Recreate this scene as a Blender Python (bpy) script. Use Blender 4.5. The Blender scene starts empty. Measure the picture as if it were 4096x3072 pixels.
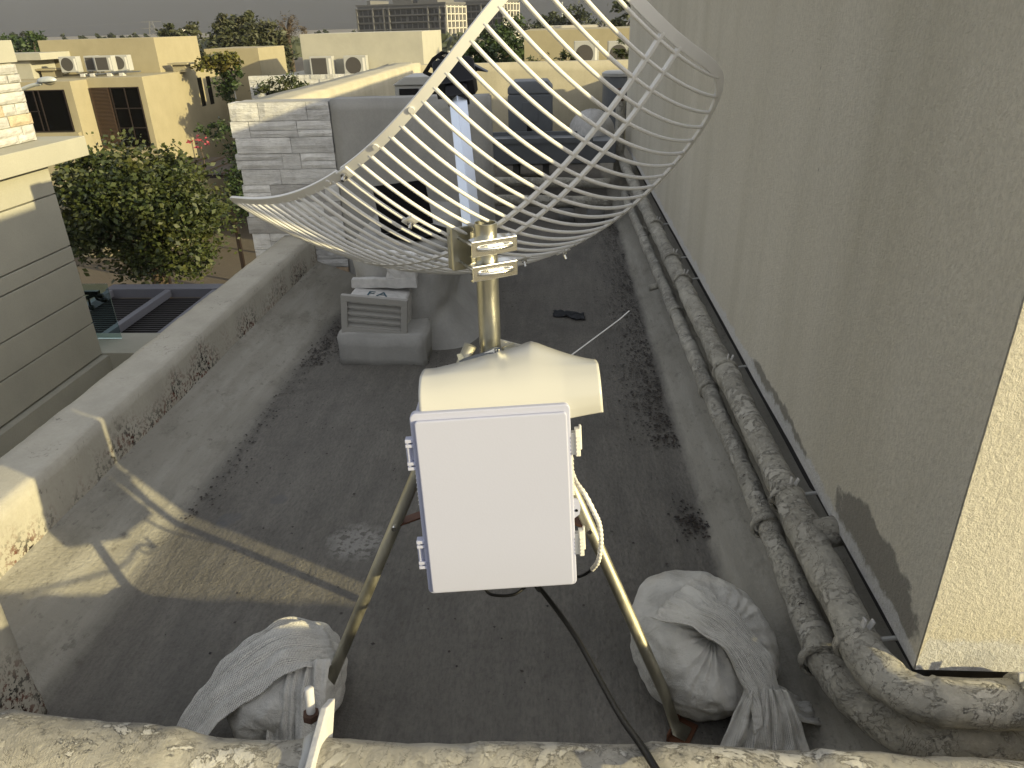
import bpy, bmesh, math, random
from mathutils import Vector, Matrix, Euler, noise
random.seed(7)
R = math.radians
D = bpy.data
SC = bpy.context.scene
COL = SC.collection

# ------------------------------------------------------------------ camera geometry
AX = [Vector((0.9982, 0.0549, -0.0238)), Vector((0.0034, -0.4391, -0.8984)), Vector((-0.0598, 0.8968, -0.4384))]
for i in range(3):
    AX[i].normalize()
AX[1] = (AX[1] - AX[0] * AX[0].dot(AX[1])).normalized()
AX[2] = AX[0].cross(AX[1]).normalized()
CAM = Vector((0, 0, 1.8))
FOC, PX, PY = 2957.0, 2048.0, 1536.0


def ray(px, py):
    return AX[0] * (px - PX) + AX[1] * (py - PY) + AX[2] * FOC


def aty(px, py, y):
    r = ray(px, py)
    return CAM + r * (y / r.y)


def atz(px, py, z):
    r = ray(px, py)
    return CAM + r * ((z - CAM.z) / r.z)


cam_d = D.cameras.new("camera")
cam = D.objects.new("camera", cam_d)
COL.objects.link(cam)
cam_d.sensor_width = 36
cam_d.lens = FOC / 4096 * 36
cam_d.clip_start = 0.05
cam_d.clip_end = 6000
M4 = Matrix.Identity(4)
for i in range(3):
    M4[i][0] = AX[0][i]
    M4[i][1] = -AX[1][i]
    M4[i][2] = -AX[2][i]
    M4[i][3] = CAM[i]
cam.matrix_world = M4
SC.camera = cam

# ------------------------------------------------------------------ light
SUN_EL = R(15.5)
SUN_AZ = R(154.5)          # heading of the light, from +X
hd = Vector((math.cos(SUN_AZ) * math.cos(SUN_EL), math.sin(SUN_AZ) * math.cos(SUN_EL), -math.sin(SUN_EL)))
sl = D.lights.new("sun", 'SUN')
sl.energy = 2.8
sl.angle = R(0.6)
sl.color = (1.0, 0.85, 0.46)
so = D.objects.new("sun", sl)
COL.objects.link(so)
so.rotation_euler = hd.to_track_quat('-Z', 'Y').to_euler()
so.location = (20, -10, 20)
W = D.worlds.new("World")
SC.world = W
W.use_nodes = True
wn = W.node_tree.nodes
wl = W.node_tree.links
wn.clear()
sky = wn.new('ShaderNodeTexSky')
sky.sky_type = 'NISHITA'
sky.sun_disc = False
sky.sun_elevation = SUN_EL
sx, sy = -hd.x, -hd.y
sky.sun_rotation = math.atan2(sx, sy)
sky.altitude = 10
sky.air_density = 1.0
sky.dust_density = 1.5
sky.ozone_density = 3.0
bg = wn.new('ShaderNodeBackground')
bg.inputs[1].default_value = 0.15
wo = wn.new('ShaderNodeOutputWorld')
hs = wn.new('ShaderNodeHueSaturation')
hs.inputs['Saturation'].default_value = 0.30
wl.new(sky.outputs[0], hs.inputs['Color'])
tint = wn.new('ShaderNodeMix')
tint.data_type = 'RGBA'
tint.blend_type = 'MULTIPLY'
tint.inputs[0].default_value = 1
tint.inputs[7].default_value = (1.03, .985, .92, 1)
wl.new(hs.outputs[0], tint.inputs[6])
flat = wn.new('ShaderNodeMix')
flat.data_type = 'RGBA'
flat.inputs[7].default_value = (.115, .121, .133, 1)
stc = wn.new('ShaderNodeTexCoord')
sxz = wn.new('ShaderNodeSeparateXYZ')
smr = wn.new('ShaderNodeMapRange')      # the dusty band low over the horizon
smr.inputs[1].default_value = .06
smr.inputs[2].default_value = .40
smr.inputs[3].default_value = .96
smr.inputs[4].default_value = 0
wl.new(stc.outputs['Generated'], sxz.inputs[0])
wl.new(sxz.outputs[2], smr.inputs[0])
wl.new(smr.outputs[0], flat.inputs[0])
wl.new(tint.outputs[2], flat.inputs[6])
wl.new(flat.outputs[2], bg.inputs[0])
wl.new(bg.outputs[0], wo.inputs[0])
SC.view_settings.view_transform = 'Standard'
SC.view_settings.look = 'None'
SC.view_settings.exposure = 1.32
SC.view_settings.gamma = 1
SC.cycles.use_denoising = True
SC.cycles.max_bounces = 8


# ------------------------------------------------------------------ materials
class NT:
    def __init__(s, name):
        s.m = D.materials.new(name)
        s.m.use_nodes = True
        s.t = s.m.node_tree
        s.b = s.t.nodes['Principled BSDF']
        s.tc = s.t.nodes.new('ShaderNodeTexCoord')
        s.P = s.tc.outputs['Object']

    def n(s, typ, **k):
        o = s.t.nodes.new(typ)
        for a, v in k.items():
            setattr(o, a, v)
        return o

    def lk(s, a, b):
        s.t.links.new(a, b)

    def setin(s, inp, v):
        if hasattr(v, 'is_output') or isinstance(v, bpy.types.NodeSocket):
            s.lk(v, inp)
        else:
            inp.default_value = v

    def vec(s, scale=(1, 1, 1), rot=(0, 0, 0), loc=(0, 0, 0), src=None):
        o = s.n('ShaderNodeMapping')
        s.lk(src or s.P, o.inputs[0])
        o.inputs['Scale'].default_value = scale
        o.inputs['Rotation'].default_value = rot
        o.inputs['Location'].default_value = loc
        return o.outputs[0]

    def noise(s, scale=5, detail=4, rough=.55, v=None, dist=0, col=False):
        o = s.n('ShaderNodeTexNoise')
        s.lk(v or s.P, o.inputs['Vector'])
        o.inputs['Scale'].default_value = scale
        o.inputs['Detail'].default_value = detail
        o.inputs['Roughness'].default_value = rough
        o.inputs['Distortion'].default_value = dist
        return o.outputs['Color' if col else 'Fac']

    def vor(s, scale=5, v=None, feat='F1', rand=1):
        o = s.n('ShaderNodeTexVoronoi', feature=feat)
        s.lk(v or s.P, o.inputs['Vector'])
        o.inputs['Scale'].default_value = scale
        o.inputs['Randomness'].default_value = rand
        return o.outputs['Distance']

    def wave(s, scale, v=None, dist=0, dscale=1, direction='X'):
        o = s.n('ShaderNodeTexWave', bands_direction=direction)
        s.lk(v or s.P, o.inputs['Vector'])
        o.inputs['Scale'].default_value = scale
        o.inputs['Distortion'].default_value = dist
        o.inputs['Detail Scale'].default_value = dscale
        return o.outputs['Fac']

    def ramp(s, f, a, b, lo=0., hi=1.):
        o = s.n('ShaderNodeMapRange')
        s.lk(f, o.inputs[0])
        o.inputs[1].default_value = a
        o.inputs[2].default_value = b
        o.inputs[3].default_value = lo
        o.inputs[4].default_value = hi
        return o.outputs[0]

    def mix(s, f, a, b):
        o = s.n('ShaderNodeMix', data_type='RGBA')
        s.setin(o.inputs[0], f)
        for i, v in ((6, a), (7, b)):
            if isinstance(v, tuple):
                v = (*v[:3], 1)
            s.setin(o.inputs[i], v)
        return o.outputs[2]

    def math(s, op, a, b=0.):
        o = s.n('ShaderNodeMath', operation=op)
        s.setin(o.inputs[0], a)
        s.setin(o.inputs[1], b)
        return o.outputs[0]

    def xyz(s, i):
        if not hasattr(s, '_x'):
            o = s.n('ShaderNodeSeparateXYZ')
            s.lk(s.P, o.inputs[0])
            s._x = o.outputs
        return s._x[i]

    def blob(s, p, r, warp=.5, ns=6, soft=.15, squash=(1, 1, 1)):
        """irregular patch mask round a point of the surface"""
        o = s.n('ShaderNodeVectorMath', operation='SUBTRACT')
        s.lk(s.P, o.inputs[0])
        o.inputs[1].default_value = p
        q = s.vec(squash, src=o.outputs[0])
        ln = s.n('ShaderNodeVectorMath', operation='LENGTH')
        s.lk(q, ln.inputs[0])
        nz = s.noise(ns, 5, .6)
        d = s.math('ADD', ln.outputs['Value'], s.math('MULTIPLY', s.math('SUBTRACT', nz, .5), r * warp * 2))
        return s.ramp(d, r * (1 + soft), r * (1 - soft))

    def bump(s, h, strength=.3, dist=.01, prev=None):
        o = s.n('ShaderNodeBump')
        s.lk(h, o.inputs['Height'])
        o.inputs['Strength'].default_value = strength
        o.inputs['Distance'].default_value = dist
        if prev:
            s.lk(prev, o.inputs['Normal'])
        return o.outputs[0]

    def out(s, col, rough=.8, normal=None, metal=0., spec=.5, **k):
        if isinstance(col, tuple):
            col = (*col[:3], 1)
        s.setin(s.b.inputs['Base Color'], col)
        s.setin(s.b.inputs['Roughness'], rough)
        s.b.inputs['Metallic'].default_value = metal
        s.b.inputs['Specular IOR Level'].default_value = spec
        if normal:
            s.lk(normal, s.b.inputs['Normal'])
        for a, v in k.items():
            s.b.inputs[a].default_value = v
        return s.m


def simple(name, col, rough=.6, metal=0., var=.12, ns=8, bump=0., bs=60, spec=.4, **k):
    t = NT(name)
    f = t.noise(ns, 5, .6)
    c = t.mix(f, tuple(x * (1 - var) for x in col), tuple(min(1, x * (1 + var)) for x in col))
    nm = t.bump(t.noise(bs, 3), bump, .004) if bump else None
    return t.out(c, rough, nm, metal, spec, **k)


def make_floor(name, c1, c2, debris=True):
    t = NT(name)
    big = t.noise(.9, 5, .6)
    c = t.mix(t.ramp(big, .3, .7), c1, c2)
    brush = t.noise(14, 4, .6, t.vec((1, .14, 1), rot=(0, 0, .12)))
    c = t.mix(t.ramp(brush, .38, .72, 0, .6), c, tuple(x * 1.32 for x in c2))
    c = t.mix(t.ramp(t.noise(90, 3, .7, t.vec((1, .35, 1))), .42, .68, 0, .5), c, tuple(x * .62 for x in c1))
    grime = t.noise(2.3, 8, .72, t.vec(loc=(3, 1, 0)))
    c = t.mix(t.ramp(grime, .5, .75, 0, .6), c, tuple(x * .55 for x in c1))
    # pale worn patch and darker wet-looking patches
    p1 = atz(1426, 2170, 0)
    pale = t.math('MULTIPLY', t.blob(p1, .10, .6, 14, .3), t.ramp(t.noise(38, 3), .42, .5))
    c = t.mix(t.math('MULTIPLY', pale, .38), c, (.42, .41, .38))
    for (x, y, r) in ((1115, 1995, .035), (912, 2075, .045), (880, 2100, .03), (2900, 1700, .03)):
        c = t.mix(t.math('MULTIPLY', t.blob(atz(x, y, 0), r, .8, 18, .12), .55), c, (.10, .10, .10))
    v = t.vor(11)
    spots = t.math('MULTIPLY', t.ramp(v, .10, .05), t.ramp(t.noise(1.7, 3, .5, t.vec(loc=(7, 3, 0))), .5, .62))
    c = t.mix(spots, c, (.035, .03, .025))
    v2 = t.vor(34)
    spots2 = t.math('MULTIPLY', t.ramp(v2, .12, .06), t.ramp(t.noise(2.5, 3, .5, t.vec(loc=(1, 9, 0))), .55, .63))
    c = t.mix(spots2, c, (.05, .045, .04))
    crk = t.vor(2.2, t.vec((1, .6, 1), src=t.noise(3, 3, col=True)), 'DISTANCE_TO_EDGE')
    h = t.math('ADD', t.noise(70, 4, .6), t.math('MULTIPLY', brush, 1.6))
    dn = t.n('ShaderNodeVectorMath', operation='ADD')
    t.lk(t.P, dn.inputs[0])
    ds = t.n('ShaderNodeVectorMath', operation='SCALE')
    t.lk(t.noise(14, 4, .7, col=True), ds.inputs[0])
    ds.inputs['Scale'].default_value = .09
    t.lk(ds.outputs[0], dn.inputs[1])
    peel = t.math('MULTIPLY', t.ramp(t.vor(38, dn.outputs[0], 'DISTANCE_TO_EDGE'), .0, .12),
                  t.ramp(t.noise(9, 4, .6), .45, .6))
    peel = t.math('MULTIPLY', peel,
                  t.blob(Vector((-1.08, 2.06, 0)), .26, .5, 4, .5))
    nm = t.bump(h, .7, .008)
    nm = t.bump(peel, .55, .006, nm)
    # the sloping fillets were coated with a paler mix
    fx = t.math('ADD', t.xyz(0), t.math('MULTIPLY', t.math('SUBTRACT', t.noise(8, 5, .6), .5), .05))
    fl = t.math('MAXIMUM', t.ramp(fx, -1.50, -1.60), t.ramp(fx, .575, .615))
    c = t.mix(t.math('MULTIPLY', fl, .85), c, t.mix(t.ramp(big, .3, .7), (.235, .222, .185), (.31, .295, .25)))
    c = t.mix(t.math('MULTIPLY', fl, t.ramp(brush, .45, .7, 0, .55)), c, (.36, .345, .30))
    c = t.mix(t.math('MULTIPLY', fl, t.ramp(t.noise(5, 8, .75, t.vec((1, .5, 1), loc=(5, 1, 0))), .52, .72, 0, .7)), c, (.13, .12, .095))
    c = t.mix(t.math('MULTIPLY', t.ramp(t.noise(38, 4, .7, t.vec((1, .5, 1), loc=(2, 2, 0))), .57, .66, 0, .5), t.ramp(grime, .4, .6)), c, (.07, .062, .05))
    return t.out(c, .78, nm, spec=.35)


def make_plaster(name, c1, c2, stains=0., bump=.35, streak=True, bs=90, bd=.005, white=None):
    t = NT(name)
    f = t.noise(1.8, 6, .62)
    c = t.mix(t.ramp(f, .3, .7), c1, c2)
    if streak:
        st = t.noise(4, 5, .6, t.vec((1, 1, .13)))
        c = t.mix(t.ramp(st, .45, .75, 0, .45), c, tuple(x * .72 for x in c1))
    fine = t.noise(60, 3, .6)
    c = t.mix(t.ramp(fine, .35, .7, 0, .18), c, tuple(x * .7 for x in c1))
    if stains:
        sp = t.math('MULTIPLY', t.ramp(t.noise(52, 5, .7), .50, .55),
                    t.ramp(t.noise(2.1, 4, .6, t.vec((1, 1, .5), loc=(0, 2.4, 0))), .41, .54))
        hz = t.math('ADD', t.xyz(2), t.math('MULTIPLY', t.math('SUBTRACT', t.noise(3.2, 3, .5, t.vec((1, 1, .2))), .5), .35))
        sp = t.math('MULTIPLY', sp, t.ramp(hz, .30, .16))
        c = t.mix(t.math('MULTIPLY', sp, stains), c, t.mix(t.ramp(t.noise(16, 2), .45, .58), (.012, .010, .008), (.10, .026, .012)))
        drip = t.math('MULTIPLY', t.ramp(t.noise(60, 5, .7, t.vec((1, 1, .5))), .56, .64),
                      t.ramp(t.noise(7, 3, .5), .55, .66))
        c = t.mix(t.math('MULTIPLY', drip, .55), c, (.05, .045, .04))
    if white:
        zed = t.math('ADD', t.xyz(2), t.math('MULTIPLY', t.math('SUBTRACT', t.noise(5, 6, .65), .5), .16))
        c = t.mix(t.math('MULTIPLY', t.ramp(zed, white + .008, white - .008), .8), c, (.56, .56, .56))
    nm = t.bump(t.noise(bs, 4, .65), bump, bd)
    nm = t.bump(t.noise(7, 4, .6), .25, .02, nm)
    return t.out(c, .9, nm, spec=.25), t, c, nm


def make_wall():
    t = NT('stucco_wall')
    f = t.noise(1.1, 5, .6, t.vec((1, 1, .5)))
    c = t.mix(t.ramp(f, .3, .7), (.62, .58, .475), (.70, .66, .555))
    st = t.noise(2.6, 7, .62, t.vec((1, 1, .07)))
    c = t.mix(t.ramp(st, .48, .72, 0, .6), c, (.50, .465, .36))
    c = t.mix(t.ramp(t.noise(9, 5, .6, t.vec((1, 1, .12), loc=(0, 5, 0))), .55, .8, 0, .3), c, (.58, .56, .49))
    dots = t.math('MULTIPLY', t.ramp(t.vor(13, t.vec((1, 1, .6))), .07, .03), t.ramp(t.noise(3, 2), .52, .6))
    c = t.mix(t.math('MULTIPLY', dots, .7), c, (.12, .11, .09))
    g = t.blob(Vector((.84, 1.62, .50)), .095, .55, 11, .06, (1, .36, 1))
    g = t.math('MAXIMUM', g, t.blob(Vector((.84, 2.6, .46)), .05, .8, 9, .1, (1, .12, 1)))
    g = t.math('MAXIMUM', g, t.blob(Vector((.98, 1.31, .45)), .035, .6, 16, .1))
    c = t.mix(t.math('MULTIPLY', g, .9), c, (.21, .20, .175))
    zed = t.math('ADD', t.xyz(2), t.math('MULTIPLY', t.math('SUBTRACT', t.noise(6, 6, .7), .5), .14))
    zed = t.math('SUBTRACT', zed, t.math('MULTIPLY', t.ramp(t.xyz(0), .843, .85), .045))
    wh = t.ramp(zed, .475, .46)
    c = t.mix(t.math('MULTIPLY', wh, .8), c, (.66, .66, .66))
    gr = t.noise(95, 4, .75, t.vec((1, 1, .6)))
    c = t.mix(t.ramp(gr, .40, .62, 0, .32), c, (.36, .335, .28))
    nm = t.bump(t.noise(110, 5, .75), 1.0, .011)
    nm = t.bump(t.noise(24, 4, .6, t.vec((1, 1, .35))), .35, .010, nm)
    return t.out(c, .92, nm, spec=.2)


def make_lag(name='pipe_lagging', c1=(.40, .38, .325), c2=(.53, .505, .43), sc=1., flk=.6):
    t = NT(name)
    f = t.noise(5 * sc, 6, .65)
    c = t.mix(t.ramp(f, .35, .65), c1, c2)
    c = t.mix(t.ramp(t.noise(2.2 * sc, 4, .6, t.vec(loc=(8, 2, 5))), .48, .6, 0, .7), c, tuple(x * .62 for x in c1))
    fn_ = t.noise(13 * sc, 8, .74, t.vec((.7, 1, 1), loc=(4, 0, 2)), dist=.45)
    big = t.ramp(t.noise(2.6, 3, .5, t.vec(loc=(2, 6, 1))), .32, .52, .25, 1)
    mot = t.noise(22 * sc, 7, .72, t.vec(loc=(6, 6, 1)))
    c = t.mix(t.ramp(mot, .42, .62, 0, .28), c, tuple(x * .65 for x in c1))
    c = t.mix(t.ramp(t.noise(60, 5, .7), .5, .68, 0, .4), c, tuple(min(1, x * 1.25) for x in c2))
    cr = t.ramp(t.math('ABSOLUTE', t.math('SUBTRACT', t.noise(6 * sc, 6, .62, t.vec(loc=(3, 3, 9)), dist=.4), .5)), .006, .001)
    c = t.mix(t.math('MULTIPLY', cr, .6), c, (.07, .062, .05))
    fl = t.math('MULTIPLY', t.ramp(fn_, .53, .555), big)
    edge = t.math('MULTIPLY', t.math('MULTIPLY', t.ramp(fn_, .505, .53), t.ramp(fn_, .552, .53)), big)
    c = t.mix(t.math('MULTIPLY', fl, flk), c, (.60, .575, .51))
    c = t.mix(t.math('MULTIPLY', edge, flk * .7), c, (.13, .12, .10))
    dk = t.ramp(t.noise(15 * sc, 6, .72, t.vec(loc=(1, 7, 3))), .655, .685)
    c = t.mix(dk, c, (.055, .04, .03))
    wv = t.math('MULTIPLY', t.wave(170, t.vec(rot=(0, .3, .6))), t.wave(170, t.vec(rot=(.5, .2, -.7))))
    h = t.math('ADD', t.math('MULTIPLY', fl, .8), t.math('MULTIPLY', wv, .10))
    h = t.math('ADD', h, t.math('MULTIPLY', t.noise(30 * sc, 7, .7, dist=.6), 1.2))
    nm = t.bump(h, 1.0, .010)
    nm = t.bump(t.noise(7 * sc, 4, .6, t.vec((1, 1, 1), rot=(.4, .3, .5))), .6, .03, nm)
    return t.out(c, .75, nm, spec=.3)


def make_stone():
    t = NT('split_face_stone')
    at = t.n('ShaderNodeAttribute', attribute_name='tone')
    f = t.noise(9, 6, .65)
    c = t.mix(t.ramp(f, .35, .65), (.54, .53, .51), (.70, .69, .66))
    c = t.mix(t.ramp(t.noise(26, 5, .7, t.vec((1, 1, 3))), .55, .75, 0, .6), c, (.30, .285, .26))
    mul = t.n('ShaderNodeMix', data_type='RGBA', blend_type='MULTIPLY')
    mul.inputs[0].default_value = 1
    t.lk(c, mul.inputs[6])
    t.lk(at.outputs['Color'], mul.inputs[7])
    nm = t.bump(t.noise(14, 6, .7, t.vec((1, 1, 2.2))), .6, .02)
    nm = t.bump(t.noise(5, 5, .7, t.vec((.5, .5, 9))), .5, .02, nm)
    return t.out(mul.outputs[2], .88, nm, spec=.25)


def make_bag():
    t = NT('woven_sack')
    f = t.noise(9, 5, .6)
    c = t.mix(f, (.55, .54, .50), (.69, .675, .625))
    c = t.mix(t.ramp(t.noise(4, 3, .5, t.vec(loc=(3, 3, 3))), .55, .75, 0, .5), c, (.50, .43, .32))
    uv = t.tc.outputs['UV']
    w1 = t.wave(8.5, t.vec((1, 1, 1), src=uv), 2.5, 3, 'X')
    w2 = t.wave(8.5, t.vec((1, 1, 1), src=uv), 2.5, 3, 'Y')
    w = t.math('MULTIPLY', w1, w2)
    holes = t.math('MULTIPLY', t.ramp(w, .10, .01), t.ramp(t.noise(6, 4, .6, t.vec(loc=(9, 1, 0))), .40, .55))
    c = t.mix(t.math('MULTIPLY', holes, .75), c, (.10, .10, .10))
    nm = t.bump(t.math('ADD', w1, w2), .4, .003)
    nm = t.bump(t.noise(40, 4, .6), .5, .007, nm)
    nm = t.bump(t.noise(13, 4, .6, dist=1.5), .55, .02, nm)
    return t.out(c, .7, nm, spec=.3)


def make_leaf(name, c1, c2, c3=None, tr=.10):
    t = NT(name)
    oi = t.n('ShaderNodeNewGeometry')
    c = t.mix(oi.outputs['Random Per Island'], c1, c2)
    c = t.mix(t.ramp(t.noise(1.3, 3), .45, .7), c, c3 or c2)
    m = t.out(c, .55, None, spec=.35)
    t.b.inputs['Transmission Weight'].default_value = 0
    tl = t.n('ShaderNodeBsdfTranslucent')
    t.lk(c, tl.inputs[0])
    mx = t.n('ShaderNodeMixShader')
    mx.inputs[0].default_value = tr
    t.lk(t.b.outputs[0], mx.inputs[1])
    t.lk(tl.outputs[0], mx.inputs[2])
    t.lk(mx.outputs[0], t.t.nodes['Material Output'].inputs[0])
    return m


def make_zinc(name, c=(.50, .46, .35), rough=.3):
    t = NT(name)
    f = t.noise(12, 5, .65, t.vec((1, 1, .25)))
    cc = t.mix(t.ramp(f, .35, .7), tuple(x * .72 for x in c), tuple(min(1, x * 1.2) for x in c))
    rr = t.ramp(t.noise(20, 4, .6, t.vec((1, 1, .4))), .3, .7, rough * .8, rough * 1.5)
    nm = t.bump(t.noise(50, 3, .6, t.vec((1, 1, .2))), .06, .002)
    return t.out(cc, rr, nm, 1.0)


M = {}
M['floor'] = make_floor('roof_coating', (.104, .098, .087), (.144, .134, .116))
M['parapet'] = make_plaster('parapet_plaster', (.34, .32, .265), (.45, .425, .36), stains=1.0)[0]
M['plaster'] = make_plaster('grey_plaster', (.29, .285, .265), (.39, .38, .355))[0]
M['cream'] = make_plaster('cream_plaster', (.40, .365, .265), (.48, .435, .325))[0]
M['houseA'] = make_plaster('tan_house_render', (.29, .255, .165), (.33, .29, .19), streak=False, bump=.2)[0]
M['houseB'] = make_plaster('pale_house_render', (.36, .345, .285), (.41, .39, .32), streak=False, bump=.2)[0]
M['houseL'] = make_plaster('smooth_house_render', (.33, .32, .265), (.38, .365, .30), streak=False, bump=.15)[0]
M['wall'] = make_wall()
M['lag'] = make_lag()
M['lagf'] = make_lag('pipe_lagging_thick', (.33, .31, .26), (.43, .405, .345), 1.0, .8)
M['stone'] = make_stone()
M['bag'] = make_bag()
M['white_rod'] = simple('white_powder_coat', (.66, .65, .62), .42, var=.06, ns=20)
M['alu'] = simple('brushed_aluminium', (.62, .68, .78), .34, .75, .05, 20)
M['steel'] = simple('polished_steel', (.70, .69, .66), .2, 1., .1, 30, .05, 40)
M['zinc'] = make_zinc('zinc_plated_tube', (.50, .49, .42))
M['zincleg'] = make_zinc('zinc_plated_leg', (.42, .40, .32), .46)
M['black'] = simple('black_plastic', (.006, .006, .008), .3, 0, .1)
M['blackmatt'] = simple('black_rubber', (.006, .006, .006), .4, 0, .1, spec=.25)
M['box'] = simple('enclosure_plastic', (.395, .41, .52), .45, 0, .025, 3, .05, 200)
M['boxcream'] = simple('latch_plastic', (.66, .64, .58), .45, 0, .03, 8)
M['pvc'] = simple('cream_pvc_sheet', (.48, .47, .43), .26, 0, .03, 3, spec=.5)
M['rust'] = simple('rusty_steel', (.075, .040, .026), .8, .2, .5, 20, .5, 60)
M['copper'] = simple('brown_bracket', (.115, .05, .027), .5, .3, .25, 20)
M['wcable'] = simple('white_spiral_wrap', (.66, .64, .60), .5, 0, .08, 60)
M['acgrey'] = simple('condenser_casing', (.36, .36, .34), .5, 0, .1, 5)
M['acdark'] = simple('condenser_dark_casing', (.13, .14, .15), .55, 0, .12, 5)
M['grille'] = simple('condenser_grille', (.06, .055, .05), .6, 0, .2, 30)
M['duct'] = simple('galvanised_duct', (.15, .16, .17), .5, .4, .2, 4)
M['glassdark'] = simple('dark_window_glass', (.002, .002, .002), .35, 0, .1, spec=.04)
M['frame'] = simple('brown_timber', (.016, .010, .008), .6, 0, .2, 20)
M['shutter'] = simple('brown_louvre_shutter', (.050, .030, .019), .65, 0, .2, 20)
M['louvre'] = simple('louvre_paint', (.30, .29, .265), .6, 0, .08, 10, .1)
M['peel'] = simple('flaking_white_paint', (.46, .45, .43), .8, 0, .35, 24, .6, 50)
M['block'] = simple('concrete_block', (.17, .17, .165), .9, 0, .2, 20, .5)
M['bluepaint'] = simple('blue_stencil_paint', (.03, .075, .10), .7)
M['gap_shade'] = simple('shaded_plinth', (.035, .034, .033), .8, 0, .3, 12, .4)  # near-black colour paints in the shade of the gap behind the pipes
M['screen'] = simple('switched_off_screen', (.003, .003, .0035), .5, 0, .1, spec=.06)
M['cloth'] = simple('dark_rag', (.030, .032, .036), .9, 0, .25, 20, .5, 80)
M['green'] = simple('green_print', (.07, .16, .01), .6, 0, .2)
M['perg'] = simple('grey_pergola_metal', (.115, .115, .13), .5, 0, .1)
M['slat'] = simple('dark_pergola_slat', (.012, .010, .010), .6, 0, .2)
M['bark'] = simple('tree_bark', (.07, .05, .035), .9, 0, .3, 12, .6, 30)
M['lamp'] = simple('street_lamp_metal', (.42, .44, .42), .4, .2, .1)
M['lens'] = simple('lamp_lens', (.30, .28, .22), .2)
M['farwhite'] = simple('far_white_wall', (.50, .47, .40), .9)
M['farglass'] = simple('far_dark_glass', (.025, .025, .028), .5, 0, .3, .3, spec=.2)
M['fargrey'] = simple('far_grey_wall', (.12, .118, .113), .9)
M['leafA'] = make_leaf('broad_leaf', (.013, .024, .007), (.050, .064, .014), (.070, .074, .018))
M['leafB'] = make_leaf('acacia_leaf', (.030, .038, .016), (.065, .070, .030), (.075, .072, .036))
M['leafbrown'] = make_leaf('dry_twig', (.06, .045, .03), (.10, .075, .045))
M['leafY'] = make_leaf('yellow_vine_leaf', (.05, .06, .010), (.12, .11, .018), (.09, .07, .015))
M['leafD'] = make_leaf('dark_shrub_leaf', (.016, .032, .010), (.040, .065, .016))
M['leafF'] = make_leaf('far_tree_leaf', (.022, .030, .014), (.04, .048, .02))
M['pink'] = make_leaf('pink_flower', (.25, .03, .05), (.35, .06, .08))
M['litter'] = make_leaf('dry_leaf_litter', (.008, .006, .005), (.035, .024, .017), (.02, .014, .010), .0)


def make_ground():
    t = NT('sandy_paving')
    br = t.n('ShaderNodeTexBrick')
    t.lk(t.P, br.inputs['Vector'])
    br.inputs['Scale'].default_value = 3.5
    br.inputs['Color1'].default_value = (.085, .068, .050, 1)
    br.inputs['Color2'].default_value = (.10, .08, .058, 1)
    br.inputs['Mortar'].default_value = (.065, .052, .038, 1)
    br.inputs['Mortar Size'].default_value = .03
    c = t.mix(t.ramp(t.noise(.25, 5, .6), .4, .7, 0, .5), br.outputs[0], (.10, .09, .068))
    return t.out(c, .9, t.bump(t.noise(20, 3), .2, .01))


M['ground'] = make_ground()


def make_glass():
    t = NT('green_tint_glass')
    m = t.out((.55, .72, .70), .02, None, 0, .5)
    t.b.inputs['Transmission Weight'].default_value = 1
    t.b.inputs['IOR'].default_value = 1.1
    return m


M['glass'] = make_glass()


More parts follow.
